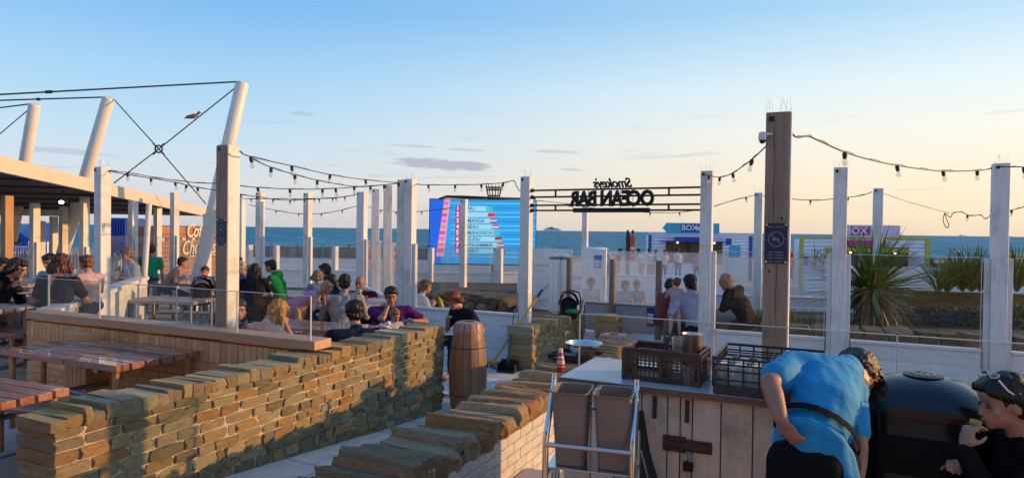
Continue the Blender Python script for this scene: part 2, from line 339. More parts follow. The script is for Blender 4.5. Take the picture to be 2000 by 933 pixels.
def hairm(name, c_, c2=None): return mat('hair_'+name, c_, .42, col2=c2 or tuple(x*.45 for x in c_), scale=9, stretch=(5,5,.7), bump=.006, bscale=14, spec=.4, contrast=(.3,.7))
NP = 0
def person(label, loc, yaw, pose='sit', top=(.1,.1,.1), legs=(.03,.035,.06), hair=(.03,.015,.01), hairlen=0, s=1.0, lean=12, side=0, hpitch=10, hyaw=0, hands=None, curls=(.6,.6),
           sleeve='short', fine=1, skin=0, bald=False, seat=.46, extra=None, feet=None, z=0, cat='person', group=None, cap_=None, dress=None, hood=False, ponytail=False, build=1.0, hdrop=0, sleeveless=False, hair2=None, wid=1.0, elb=None, twist=0, head_at=None, hfrac=None, ph_=None, probe=False, hrel=True, hdir=None, hamp=.017, hfr=42, fem=False):
    """local frame: x right, y forward, z up; hands are given relative to the pelvis when hrel"""
    if head_at is not None:
        kw = dict(locals()); kw.pop('head_at'); kw['probe'] = True; h0 = person(**kw); kw['probe'] = False
        tgt = at(*head_at); kw['ph_'] = min(max(h0[1] + (tgt.z - z - h0[0].z), .2), 1.2); q = Matrix.Rotation(yaw, 3, 'Z') @ h0[0]; kw['loc'] = (tgt.x-q.x, tgt.y-q.y); return person(**kw)
    V = Vector
    kids = pose == 'kid'
    ph = {'sit': seat+.09*s, 'stand': .95*s, 'bend': .92*s}.get(pose, .95*s)
    if ph_ is not None: ph = ph_
    pel = V((0, 0, ph)); Rt = Matrix.Rotation(R(side), 3, 'Y') @ Matrix.Rotation(-R(lean), 3, 'X') @ Matrix.Rotation(R(twist), 3, 'Z')
    def T(x, y, z_): return pel + Rt @ V((x*s*wid, y*s, z_*s))
    chest = T(0, -.005, .33); neck0 = T(0, 0, .47); sh = {-1: T(-.175*build, 0, .42), 1: T(.175*build, 0, .42)}
    Rn = Rt @ Matrix.Rotation(-R(hpitch-lean*.6), 3, 'X') if pose != 'x' else Rt
    Rn = Matrix.Rotation(R(side*.5), 3, 'Y') @ Matrix.Rotation(R(hyaw), 3, 'Z') @ Matrix.Rotation(-R(hpitch), 3, 'X')
    neck1 = neck0 + (Rt @ V((0, .015, .06)))*s + Rn @ V((0, .01, .03*s))
    hc = neck1 + Rn @ V((0, .025*s, .095*s)); hs = s if not kids else s*1.25
    if probe: return hc, ph
    P = thing('person', label, cat, (loc[0], loc[1], z), yaw, group)
    def Hd(x, y, z_): return hc + Rn @ V((x*hs, y*hs, z_*hs))
    hip = {k: pel + V((.09*k*s*wid, 0, -.03*s)) for k in (-1, 1)}
    feet = feet or ({-1: (-.12, .42, 0), 1: (.12, .42, 0)} if pose == 'sit' else {-1: (-.11, .02, 0), 1: (.11, -.02, 0)})
    if hands is None: hands = {-1: (-.15, .34, .22), 1: (.15, .36, .22)} if pose == 'sit' else {-1: (-.26, .08, -.16), 1: (.26, .08, -.16)}
    hands = {k: (q[0]*s, q[1]*s, ph+q[2]*s) if len(q) == 3 else (hc.x+q[1]*s, hc.y+q[2]*s, hc.z+q[3]*s) for k, q in hands.items()}
    body = MB(); F = {0: .022, 1: .0125, 2: .0075}[fine]
    # trunk
    def trunk(mb, g):
        for q in range(11):
            f_ = q/10; rx = .152-.022*sin(pi*min(f_*1.25,1))+(.012 if f_ > .6 else 0); ry = .112-.014*sin(pi*min(f_*1.3,1)); bb_ = 1+(build-1)*min(1, f_*2)
            mb.sph(T(0, -.01+.012*f_, -.01+.34*f_), ((rx+g)*s*wid*bb_, (ry+g)*s*(wid if 0 < q < 9 else 1), (.1+g)*s), 16, 10, Rm=Rt)
        for k in (-1, 1): cap(mb, T(.06*k, -.005, .4), sh[k], (.07+g)*s, (.056+g)*s)
    trunk(body, 0); cap(body, neck0, neck1, .056*s, .052*s)
    body.sph(Hd(0, -.01, .02), (.076*hs, .096*hs, .094*hs), 16, 12, Rm=Rn); body.sph(Hd(0, .022, -.045), (.058*hs, .068*hs, .066*hs), 14, 10, Rm=Rn)
    body.sph(Hd(0, .072, -.085), (.024*hs, .02*hs, .02*hs), 10, 8, Rm=Rn)
    if fine:
        if fem:
            cap(body, Hd(0, .086, .005), Hd(0, .103, -.03), .007*hs, .0105*hs, 8); body.sph(Hd(0, .087, -.056), (.021*hs, .01*hs, .006*hs), 10, 8, Rm=Rn); body.sph(Hd(0, .086, -.066), (.019*hs, .01*hs, .006*hs), 10, 8, Rm=Rn)
            body.sph(Hd(0, .055, .05), (.058*hs, .034*hs, .045*hs), 12, 8, Rm=Rn)
        else:
            cap(body, Hd(0, .09, .01), Hd(0, .108, -.028), .009*hs, .0135*hs, 8); body.sph(Hd(0, .088, -.058), (.024*hs, .01*hs, .009*hs), 10, 8, Rm=Rn)
            body.sph(Hd(0, .08, .028), (.05*hs, .014*hs, .012*hs), 10, 8, Rm=Rn)
        for k in (-1, 1): body.sph(Hd(.077*k, -.008, -.012), (.012*hs, .02*hs, .032*hs), 10, 8, Rm=Rn); body.sph(Hd(.042*k, .062, -.022), (.02*hs, .016*hs, .018*hs), 10, 8, Rm=Rn)
    J = {}
    for k in (-1, 1):
        hk = V(hands[k]); eh = V(elb[k]) if elb else V((k*.7, -.4, -.8))
        el_, wr = ik(sh[k], hk, .285*s, .26*s, eh); J[k] = (el_, wr)
        cap(body, sh[k], el_, .05*s, .039*s); cap(body, el_, wr, .039*s, .026*s)
        d = (wr-el_).normalized(); nr = V((-k*.6, .3, -.4))
        if hdir and k in hdir: d, nr = V(hdir[k][0]), V(hdir[k][1])
        hand(body, wr, d, nr, s, curls[0 if k < 0 else 1], 1.0 if fine == 2 else 1.25 if fine else 1.5)
    LJ = {}
    for k in (-1, 1):
        kn, an = ik(hip[k], V(feet[k])+V((0, 0, .08*s)), .43*s, .42*s, (k*.1, 1, .6)); LJ[k] = (kn, an)
        cap(body, hip[k], kn, .078*s, .052*s); cap(body, kn, an, .05*s, .034*s); cap(body, an, an+V((0, .14*s, -.04*s)), .036*s, .03*s)
    sk = SKIN[skin]
    link('body', vox(body, F, 3), P).data.materials.append(sk)
    # shirt
    if dress is None or True:
        tm = MB(); trunk(tm, .016)
        cap(tm, neck0, neck0+(neck1-neck0)*.25, .066*s, .06*s)
        for k in (-1, 1):
            el_, wr = J[k]
            if sleeve == 'short': q = sh[k].lerp(el_, .62); cap(tm, sh[k], q, .066*s, .062*s)
            elif sleeve == 'long':
                cap(tm, sh[k], el_, .064*s, .054*s); cap(tm, el_, el_.lerp(wr, .94), .054*s, .039*s)
        if dress: cap(tm, T(0, 0, 0), T(0, .02, -.28), .16*s, .2*s)
        if hood: tm.sph(T(0, -.07, .47), (.12*s, .075*s, .07*s), 12, 8, Rm=Rt)
        o = link('dress' if dress else ('hoodie' if hood else ('jumper' if sleeve == 'long' else 'shirt')), vox(tm, max(F, .011), 4, (.012*s, 9, (1, 1, .6))), P); o.data.materials.append(cloth('%d_%d_%d' % tuple(int(x*99) for x in top), top))
    if not dress:
        lm = MB(); lm.sph(T(0, -.01, -.03), (.176*s*wid, .137*s, .12*s), 16, 10, Rm=Rt)
        for k in (-1, 1):
            kn, an = LJ[k]; cap(lm, hip[k], kn, .093*s, .066*s); cap(lm, kn, kn.lerp(an, .93), .065*s, .05*s)
        o = link('trousers', vox(lm, max(F, .013), 4, (.01*s, 8, (1, 1, 1))), P); o.data.materials.append(cloth('%d_%d_%d' % tuple(int(x*99) for x in legs), legs))
    for k in (-1, 1):
        sm = MB(); an = LJ[k][1]; cap(sm, an+V((0, -.03, -.035))*s, an+V((0, .15, -.045))*s, .042*s, .036*s, 8); sm.v = [(a, b, max(c_, 0)) for a, b, c_ in sm.v]
        if fine or pose != 'sit': link('shoe', vox(sm, .014, 2), P).data.materials.append(cloth('shoe', (.25,.24,.23)))
    # hair
    if hair is not None:
        hm = MB(); hmat = hairm('%d_%d_%d' % tuple(int(x*99) for x in hair), hair, hair2)
        if not bald:
            hm.sph(Hd(0, -.026, .034), (.086*hs, .096*hs, .093*hs), 18, 12, Rm=Rn); hm.sph(Hd(0, .03, .078), (.068*hs, .06*hs, .04*hs), 14, 10, Rm=Rn)
            hm.sph(Hd(0, -.05, -.02), (.074*hs, .06*hs, .07*hs), 14, 10, Rm=Rn)
            if hairlen > 0:
                for q in range(9 if fine else 5):
                    a = (q/(8 if fine else 4)-.5)*2; x0 = a*.078
                    p0 = Hd(x0, -.05+abs(a)*.03, .01); dn = V((a*.03, -.02, -hairlen*(1-.25*abs(a))*s)); 
                    bk = Rt @ V((a*.03*s, -.105*s, 0)) if abs(a) < .75 else Rn @ V((a*.02*s, -.03*s, 0))
                    p1 = p0 + bk*.5 + dn*.5; p2 = p0 + bk*.7 + dn; cap(hm, p0, p1, .036*hs, .036*hs, 8); cap(hm, p1, p2, .036*hs, .018*hs, 8)
            if fem:
                for k in (-1, 1):
                    for q in range(6): cap(hm, Hd((.055+.005*q)*k, .062-.026*q, .068-.009*q), Hd(.083*k, -.02-.014*q, .03-.02*q), .022*hs, .022*hs, 8)
            if ponytail:
                p0 = Hd(0, -.11, .04); cap(hm, p0, p0+V((0, -.05, -.1))*s, .035*s, .034*s, 8); cap(hm, p0+V((0, -.05, -.1))*s, p0+V((0, -.05, -.28))*s, .034*s, .012*s, 8)
            hsz = .014 if fine < 1 else (.0085 if fine == 1 else .0055)
            o = link('hair', vox(hm, hsz, 2, (hamp*hs, hfr, (1.5, 1.5, .28))), P); o.data.materials.append(hmat)
        if fine:
            for k in (-1, 1):
                link('eye', MB().sph(Hd(.029*k, .079, .004), .0105*hs, 10, 8).mesh('eye', mat('dark_eye', (.07,.05,.045), .2)), P)
                link('eyebrow', MB().tube([Hd(.012*k, .097, .024), Hd(.03*k, .096, .03), Hd(.05*k, .082, .025)], (.0018 if fem else .0038)*hs, 6).mesh('eyebrow', hmat), P)
            link('lips', MB().sph(Hd(0, .0975, -.058), (.019*hs, .005*hs, .0055*hs), 10, 8, Rm=Rn).mesh('lips', mat('lips', (.4,.12,.1), .4)), P)
    if cap_:
        cm = MB(); cm.sph(Hd(0, -.01, .05), (.088*hs, .105*hs, .078*hs), 16, 10, Rm=Rn); cm.sph(Hd(0, .1, .05), (.07*hs, .07*hs, .012*hs), 12, 8, Rm=Rn)
        link('cap', vox(cm, .008, 2), P).data.materials.append(cloth('cap%d' % int(cap_[0]*99), cap_))
    P['_h'] = 0; del P['_h']
    return P, Hd, J, T
# ================================================================ SETTING: ground, sea
sand = mat('shingle_sand', (.34,.29,.23), .95, col2=(.25,.21,.16), scale=1.2, bump=.03, bscale=9)
g = MB(); xs = [-9000,-1500,-300,-60,-20,0,20,60,300,1500,30000]; 
prof = [(-60,-.75),(10,-.75),(30,-.75),(60,-.76),(76,-.8),(86,-1.3),(100,-2.9),(160,-6),(30000,-8)]
for j, (y, z) in enumerate(prof): g.v += [(x, y, z) for x in xs]
nx_ = len(xs); g.f = [(j*nx_+i, j*nx_+i+1, (j+1)*nx_+i+1, (j+1)*nx_+i) for j in range(len(prof)-1) for i in range(nx_-1)]
tag(g.build('ground', sand, None), kind='structure')
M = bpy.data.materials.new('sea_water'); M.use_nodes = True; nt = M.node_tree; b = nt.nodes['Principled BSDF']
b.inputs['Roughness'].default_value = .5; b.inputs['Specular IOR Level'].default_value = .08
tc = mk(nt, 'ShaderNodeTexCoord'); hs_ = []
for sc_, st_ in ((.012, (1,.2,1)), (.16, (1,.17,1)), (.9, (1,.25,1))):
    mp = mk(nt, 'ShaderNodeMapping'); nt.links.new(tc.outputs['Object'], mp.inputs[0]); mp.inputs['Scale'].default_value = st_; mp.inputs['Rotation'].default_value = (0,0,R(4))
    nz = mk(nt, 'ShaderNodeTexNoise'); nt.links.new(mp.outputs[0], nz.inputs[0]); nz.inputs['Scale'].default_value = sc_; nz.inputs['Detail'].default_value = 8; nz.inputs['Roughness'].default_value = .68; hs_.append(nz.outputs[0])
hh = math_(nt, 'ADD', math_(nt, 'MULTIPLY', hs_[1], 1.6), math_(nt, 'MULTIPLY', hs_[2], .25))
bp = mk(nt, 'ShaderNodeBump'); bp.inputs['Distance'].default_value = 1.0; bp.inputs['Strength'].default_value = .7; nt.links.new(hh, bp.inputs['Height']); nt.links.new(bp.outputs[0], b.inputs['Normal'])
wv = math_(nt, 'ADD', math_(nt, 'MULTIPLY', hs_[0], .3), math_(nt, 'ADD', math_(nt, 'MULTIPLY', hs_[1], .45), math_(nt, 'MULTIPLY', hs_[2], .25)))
nt.links.new(ramp(nt, wv, [(.4, (.002,.075,.14)), (.5, (.01,.17,.26)), (.57, (.035,.28,.38)), (.66, (.2,.45,.52))]), b.inputs['Base Color'])  # light and dark wave facets painted into the base colour as streaks
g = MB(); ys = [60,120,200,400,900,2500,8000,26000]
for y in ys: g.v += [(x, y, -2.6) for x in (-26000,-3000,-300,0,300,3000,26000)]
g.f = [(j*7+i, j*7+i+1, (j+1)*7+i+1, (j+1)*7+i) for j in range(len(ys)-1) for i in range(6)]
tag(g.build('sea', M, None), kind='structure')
promm = mat('pale_concrete', (.42,.4,.38), .9, col2=(.34,.33,.32), scale=.6, bump=.003, bscale=30)
tag(bx(-60,60,20.6,57,-.9,-.69).build('promenade', promm), kind='structure')
floorm = mat('terrace_paving', (.5,.43,.39), .8, col2=(.4,.34,.31), scale=.9, bump=.004, bscale=30, dirt=.4, dirtcol=(.12,.1,.09))
tag(bx(-26,16,-4,20.6,-.7,-.03).build('terrace_floor', floorm), kind='structure')
# upper level under the counter
tag(bx(-1.9, 6, .3, 4.42, -.02, .28, M=Matrix.Rotation(-TH, 4, 'Z')).build('upper_terrace', floorm), kind='structure')
tag(bx(-1.9, 3, 9.35, 11.15, -.02, .26, M=Matrix.Rotation(-TH, 4, 'Z')).build('sandy_bed', sand), kind='structure')
tag(MB().add([at(-700,0,8.6).xy.to_3d()-Vector((0,0,.02)), at(250,0,8.0).xy.to_3d()-Vector((0,0,.02)), at(235,0,14).xy.to_3d()-Vector((0,0,.02)), at(-700,0,14).xy.to_3d()-Vector((0,0,.02)),
     at(-700,0,8.6).xy.to_3d()+Vector((0,0,.35)), at(250,0,8.0).xy.to_3d()+Vector((0,0,.35)), at(235,0,14).xy.to_3d()+Vector((0,0,.35)), at(-700,0,14).xy.to_3d()+Vector((0,0,.35))],
     [(0,3,2,1),(4,5,6,7),(0,1,5,4),(1,2,6,5),(2,3,7,6),(3,0,4,7)]).build('raised_deck', W['greywood']), kind='structure')
# paving slabs of the passage: every slab a part, rising as a ramp towards the camera
pav = thing('paving', None, None, (0,0,0), -TH); pav['kind'] = 'structure'
slabm = mat('paving_slab', (.8,.67,.58), .75, col2=(.68,.57,.5), scale=3, bump=.003, bscale=22, rand=.12, dirt=.3, dirtcol=(.2,.17,.15))
def rampz(v): return .3*max(0, min(1, (6.0-v)/3.4))
slab_me = bx(-.5,.5,-.5,.5,-1,0, ch=.006).mesh('slab', slabm)
tag(MB().add([(-3.9,1.5,.28),(-1.9,1.5,.28),(-1.9,2.6,.28),(-3.9,2.6,.28),(-1.9,6.0,-.02),(-3.9,6.0,-.02)], [(0,1,2,3),(3,2,4,5)]).build('slab_bed', W['mortar'], pav), kind=None)
def slab(u0, u1, v0, v1):
    z0, z1 = rampz(v0), rampz(v1); gp = .006
    M_ = Matrix.Translation(((u0+u1)/2, (v0+v1)/2, (z0+z1)/2)) @ Matrix.Rotation(math.atan2(z1-z0, v1-v0), 4, 'X') @ Matrix.Rotation(rnd.uniform(-.004,.004), 4, 'Y') @ Matrix.Diagonal((u1-u0-gp*2, v1-v0-gp*2, .05, 1))
    link('slab', slab_me, pav, M_)
v = 1.6; k = 0
while v < 6.4:
    o_ = .0 if k % 2 else -.35
    for u0, u1 in ((-3.8,-3.35+o_*.5), (-3.35+o_*.5,-2.75+o_*.4), (-2.75+o_*.4,-2.42)): slab(u0, u1, v, v+.6)
    v += .6; k += 1
for k in range(5):
    u = -6.0+(.3 if k % 2 else 0)
    while u < -.6: slab(u, u+.6, v, v+.55); u += .6
    v += .55
# ================================================================ STONE WALLS
def rock(seed, nx=3, ny=2, nz_=2, amp=.06, ch=.07, mt='stone', sharp=28):
    r_ = random.Random(seed); bm = bmesh.new(); bmesh.ops.create_cube(bm, size=1)
    bmesh.ops.subdivide_edges(bm, edges=[e for e in bm.edges if abs((e.verts[0].co-e.verts[1].co).x) > .5], cuts=nx)
    bmesh.ops.subdivide_edges(bm, edges=[e for e in bm.edges if abs((e.verts[0].co-e.verts[1].co).z) > .5], cuts=nz_-1)
    bmesh.ops.subdivide_edges(bm, edges=[e for e in bm.edges if abs((e.verts[0].co-e.verts[1].co).y) > .5], cuts=ny-1)
    off = Vector((r_.random()*50, r_.random()*50, r_.random()*50))
    for v_ in bm.verts:
        q = v_.co; e_ = sum(1 for c_ in q if abs(c_) > .45)
        s_ = 1-ch*(e_-1)*.5 if e_ > 1 else 1
        v_.co = q*s_ + noise.noise_vector(q*2.1+off)*amp + noise.noise_vector(q*6+off)*amp*.45
    me = bpy.data.meshes.new('stone'); bm.to_mesh(me); bm.free(); me.materials.append(W[mt])
    me.polygons.foreach_set('use_smooth', [True]*len(me.polygons)); me.set_sharp_from_angle(angle=R(sharp)); return me
ROCKS = [rock(i) for i in range(12)]; BIG = [rock(40+i, 7, 4, 4, .085, .1, 'coping', 16) for i in range(10)]
MOSS = [rock(80+i, 5, 3, 3, .1, .12, 'mossy', 22) for i in range(8)]
def put_stone(parent, c, size, rz=0, rx=0, ry=0, pool=ROCKS):
    M_ = Matrix.Translation(c) @ Matrix.Rotation(rz, 4, 'Z') @ Matrix.Rotation(rx, 4, 'X') @ Matrix.Rotation(ry, 4, 'Y') @ Matrix.Diagonal((size[0], size[1], size[2], 1))
    return link('stone', rnd.choice(pool), parent, M_)
def stone_wall(label, u0, u1, v0, v1, ztop, zb=lambda v: 0, cop=.085, course=(.058,.095), L=(.12,.27), core=True, wob=.012):
    """runs along v; stones go through the thickness; on-edge coping"""
    t = thing('stone_wall', label, 'wall', tuple(G(u0, v0)), -TH); wdt = u1-u0; ln = v1-v0
    MB().box(.009, wdt-.009, .012, ln-.012, min(zb(v0), zb(v1), 0)-.05, ztop-cop-.01).build('mortar', W['mortar'], t)
    z = -.02
    while z < ztop-cop-.03:
        h = rnd.uniform(*course); 
        if z+h > ztop-cop-.03: h = ztop-cop-z
        y = -.01; 
        while y < ln:
            l = rnd.uniform(*L)*(1 if h < .1 else .9)
            if rnd.random() < .12 and h > .08: l *= .45
            if y+l > ln-.07: l = ln-y+.01
            if z+h > zb(v0+y)-.03:
                pr = rnd.uniform(-.006, wob)
                put_stone(t, (wdt/2+pr*.3, y+l/2, z+h/2), (l-.009, wdt+.022+pr*1.6, h-.009), pi/2, 0, rnd.uniform(-.012,.012))
            y += l
        z += h
    y = -.02
    while y < ln:
        l = rnd.choice((rnd.uniform(.035,.08), rnd.uniform(.09,.17))); l = min(l, ln-y+.02)
        if l < .03: break
        hh_ = cop+rnd.uniform(-.025,.018)
        put_stone(t, (wdt/2+rnd.uniform(-.008,.012), y+l/2, ztop-cop+hh_/2-.008), (wdt+rnd.uniform(.0,.03), l-.004, hh_), rnd.uniform(-.03,.03), rnd.uniform(-.05,.05), rnd.uniform(-.02,.02))
        y += l
    return t
stone_wall('long rough sandstone wall left of the paved passage, half lit by the low sun', -4.15, -3.80, 2.26, 6.43, .94, rampz)
stone_wall('short sandstone wall behind the leaning yellow broom', -4.05, -3.66, 8.66, 10.9, .63, cop=.12)
stone_wall('small square sandstone pillar at the end of the grey plank windbreak', -3.33, -2.98, 10.55, 10.9, .64, cop=.1)
# centre wall: big coping blocks on white painted brick
t = thing('low_garden_wall', 'low wall of white painted brick under thick rust and grey coping stones', 'wall', tuple(G(-2.4, 2.1)), -TH)
MB().box(.05, .44, .3, 5.6, -.05, .6).build('mortar', W['mortar'], t)
MB().box(.03, .455, .3, 5.58, .6, .655).build('bedding', W['mortar'], t)
y = .28
while y < 5.55:
    l = rnd.choice((rnd.uniform(.06,.1), rnd.uniform(.11,.2))); h = rnd.uniform(.12,.18)
    put_stone(t, (.235+rnd.uniform(-.015,.015), y+l/2, .575+h/2), (.49+rnd.uniform(-.02,.05), l-.004, h), rnd.uniform(-.09,.09), rnd.uniform(-.22,.05), rnd.uniform(-.05,.05), BIG); y += l*.96
wb = mat('white_painted_brick', (.6,.57,.53), .7, col2=(.5,.47,.43), scale=9, bump=.003, bscale=25, rand=.06, dirt=.3, dirtcol=(.3,.26,.2))
brk = bx(-.5,.5,-.5,.5,-.5,.5).mesh('brick', wb)
brick_w = MB().box(-.104,.104,-.05,.05,-.0345,.0345, ch=.005).mesh('brick', wb)
MB().box(.435, .452, -.5, 5.4, -.05, .585).build('render_backing', wb, t)
for c_ in range(8):
    for k in range(24):
        yy = -.45+k*.215+(.107 if c_ % 2 else 0)
        if yy > 4.6: break
        link('brick', brick_w, t, Matrix.Translation((.435, yy, .55-c_*.073)) @ Matrix.Rotation(pi/2, 4, 'Z') @ Matrix.Diagonal((1.02,1,1,1)))
for k in range(16):
    link('brick', brick_w, t, Matrix.Translation((.2, -.5+k*.0001, .55-k*.073)) if 0 else Matrix.Translation((.31, -.02, .03+(k % 8)*.073)) ) if k < 8 else None
# brown brick wall with timber plinth and glass at the left
bw = thing('brick_wall', 'tan brick wall with a soldier course behind the red picnic table', 'wall', tuple(G(-8.1, 4.5)), -TH)
bm_ = mat('tan_brick', (.74,.42,.2), .85, col2=(.62,.33,.15), scale=7, bump=.004, bscale=18, rand=.16)
MB().box(.01, 3.9, .012, .2, -.05, .9).build('mortar', mat('brown_mortar', (.66,.42,.25), .95, bump=.004, bscale=40), bw)
b_s = MB().box(-.105,.105,-.05,.05,-.0335,.0335, ch=.005).mesh('brick', bm_); b_v = MB().box(-.0345,.0345,-.05,.05,-.1,.1, ch=.005).mesh('brick', bm_)
for k in range(51): link('brick', b_v, bw, Matrix.Translation((.045+k*.0755, .05+rnd.uniform(-.003,.003), .81)) @ Matrix.Rotation(rnd.uniform(-.01,.01), 4, 'Y'))
for c_ in range(9):
    for k in range(18):
        x_ = .12+k*.218+(.109 if c_ % 2 else 0)
        if x_ < 3.86: link('brick', b_s, bw, Matrix.Translation((x_, .05+rnd.uniform(-.003,.003), .67-c_*.074)))
# projecting pier
for c_ in range(3):
    for k in range(5): link('brick', b_v, bw, Matrix.Translation((1.02+k*.072, -.13, .775-c_*.21)))
MB().box(1.0, 1.345, -.175, .01, -.05, .86).build('pier', bm_, bw)
pl = thing('timber_rail', 'long brown timber plinth rail capping the tan brick wall', 'rail', tuple(G(-8.06, 4.5)), -TH)
railm = mat('brown_painted_timber', (.56,.34,.2), .6, col2=(.48,.28,.16), scale=3, stretch=(.6,6,6), bump=.001)
for a, b_ in ((0, 1.62), (1.625, 4.13)): MB().box(a, b_, -.02, .2, .94, 1.02, ch=.004).build('plank', railm, pl)
# ================================================================ POSTS
def spikes(mb, x, y, z, n=8, w=.12):
    for i in range(n):
        a = rnd.uniform(-.6,.6); bq = rnd.uniform(-.5,.5); p = Vector((x+(i/(n-1)-.5)*w, y+rnd.uniform(-.04,.04), z))
        mb.cyl(p, p+Vector((a*.09, bq*.05, .105)), .0011, .0007, n=4)
def post(label, px, Y, ztop=2.8, zb=0, w_=.15, rz=-TH, side=None, name='post', m_='paint', sp=True, group=None, wide=None, d_=.055):
    p = at(px, 440, Y); t = thing(name, label, 'post', (p.x, p.y, zb), rz, group); h = ztop-zb; x2 = w_/2 if wide is None else wide/2
    MB().box(-x2, x2, -w_/2, w_/2, 0, h, ch=.006).build('shaft', W[m_], t)
    if side:
        for s_, zt in side:
            MB().box(s_*(x2+.001), s_*(x2+.052), -.035, .035, 0, zt-zb, ch=.003).build('glazing_batten', W[m_], t)
    MB().box(-x2+.02, -x2+.05, -w_/2-.012, -w_/2, h-.06, h-.03).build('bracket', W['blackmetal'], t)
    if sp:
        mb = MB(); spikes(mb, 0, 0, h, w=w_); mb.build('bird_spikes', W['spike'], t)
    return t
pA = post('white double post left of the glass bay with the red haired woman', 801, 10.8, side=[(1,1.76)])
p_ = at(786, 440, 10.85); MB().box(-.215,-.08,-.07,.06,0,2.79, ch=.005).build('shaft', W['paint'], pA)
pB = post('white post where the black bar sign starts, right of the screen', 1028, 10.0, side=[(-1,.7)])
pC = post('white post at the right end of the black bar sign', 1380, 8.7, side=[(1,1.76)])
pD = post('white post just right of the thick bare timber post', 1640, 8.02, side=[(-1,1.76),(1,1.76)])
pE = post('white post furthest right, carrying the end of the festoon cable', 1952, 7.34, side=[(-1,1.76),(1,1.76)])
pF = post('tallest white post at left with a navy notice on its shaded face', 446, 6.6, side=None, sp=True)
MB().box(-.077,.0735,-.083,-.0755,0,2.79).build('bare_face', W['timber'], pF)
pG = post('thick bare timber post in front with a navy notice and bird spikes', 1518, 4.46, m_='timber', w_=.155)
MB().box(.0725,.081,-.077,.077,0,2.79).build('painted_side', W['paint'], pG)
for y0_, y1_, x_ in ((0,1.35,-.012),(1.3,2.1,.004),(2.0,2.75,-.02)): MB().tube([(x_+.004*sin(k*1.7), -.0765, y0_+(y1_-y0_)*k/8) for k in range(9)], [.0005]+[.0024]*7+[.0005], 5).build('drying_crack', W['dark'], pG)
for x_, z_ in ((.03,2.1),(-.04,1.75),(.05,1.2),(-.02,.9)): MB().sph((x_,-.0765,z_),(.011,.0015,.016),12,6).build('knot', mat('dark_knot', (.05,.03,.02), .8), pG)
pH = post('white post standing by the sunlit ramp wall at left', 200, 9.3, zb=0)
post('white post furthest behind the timber post, in front of the blue kiosk', 1481, 13.2, sp=True)
post('white post rising behind the big spiky plant', 1714, 11.5, sp=False)
post('lone white post below the black sign lettering', 1143, 19, ztop=2.75, sp=False)
post('white post leftmost of the close row of four', 707, 14.8, side=[(1,1.75)], sp=False, wide=.2)
post('tan lit post second in the close row of four', 733, 13.6, rz=R(14), side=[(1,1.75)], sp=False)
post('tan lit post third in the close row of four', 757, 12.3, rz=R(14), side=[(1,1.74)], sp=False)
post('slim white post before the open sea, right of the green top', 601, 15.6, side=[(1,1.78)], sp=False)
post('slim white post beside the festoon bulbs above the woman in green', 508, 15.6, side=[(1,1.78)], sp=False)
post('slim far post next to the tall notice post', 472, 18.2, sp=False)
post('white post standing before the lit screen', 906, 17.3, ztop=2.78, sp=False)
post('white post above the coffee stall sign', 341, 16.2, ztop=2.8, side=[(1,1.76)], sp=False)
post('white post left of the coffee stall', 308, 17.5, ztop=2.72, sp=False)
post('white post beside the blue container', 260, 15.2, ztop=2.55, side=[(1,1.7)], sp=False)
post('white post behind the notice post, right of the leaning mast', 405, 16.5, ztop=2.3, sp=False)
post('pale post between the leaning mast and the ramp post', 165, 15, ztop=2.62, side=[(1,1.5)], sp=False)
post('pale post carrying the far canopy beam', 124, 17, ztop=2.45, sp=False)
post('short pale post with a brown stay, under the canopy', 105, 18, ztop=2.2, sp=False)
post('short pale post topped by a small black box, under the canopy', 81, 19, ztop=2.08, sp=False)
post('pale post with a split lit face under the canopy', 68, 14.5, ztop=2.45, side=[(1,1.6)], sp=False)
post('short post of the sea screen left of the four post row', 655, 19.8, ztop=1.45, sp=False)
post('short post of the sea screen behind the woman in green', 540, 19.9, ztop=1.45, sp=False)
post('short post of the sea screen nearest the coffee drinkers', 487, 19.9, ztop=1.45, sp=False)
post('short post at the lower left corner of the lit screen', 843, 19.3, ztop=1.45, sp=False)
post('short double post at the lower right of the lit screen', 974, 19.6, ztop=1.45, sp=False, wide=.26)
# orange columns under the canopy
def column(label, px, Y, ztop, zb, r0, px2=None, m_='rusty', name='column'):
    a = at(px, 440, Y); b_ = at(px2 if px2 else px, 440, Y); t = thing(name, label, 'column', (b_.x, b_.y, zb))
    MB().cyl((0,0,0), (a.x-b_.x, 0, ztop-zb), r0, n=20).build('shaft', W[m_], t); MB().cyl((0,0,-.02),(0,0,.03), r0*1.6, n=20).build('base_plate', W['galv'], t)
post('orange varnished column under the left end of the canopy', 13, 12.5, ztop=2.5, sp=False, m_='orange') if 'orange' in W else None
W['orange'] = mat('orange_varnished_timber', (.42,.2,.07), .5, col2=(.34,.15,.05), scale=3, stretch=(8,8,.8))
post('orange varnished square column under the left end of the canopy', 14, 12.5, ztop=2.52, sp=False, m_='orange', name='canopy_column')
column('slim round canopy column beside the blue container', 291, 13, 2.42, 0, .052, 277, 'mast', 'canopy_column')
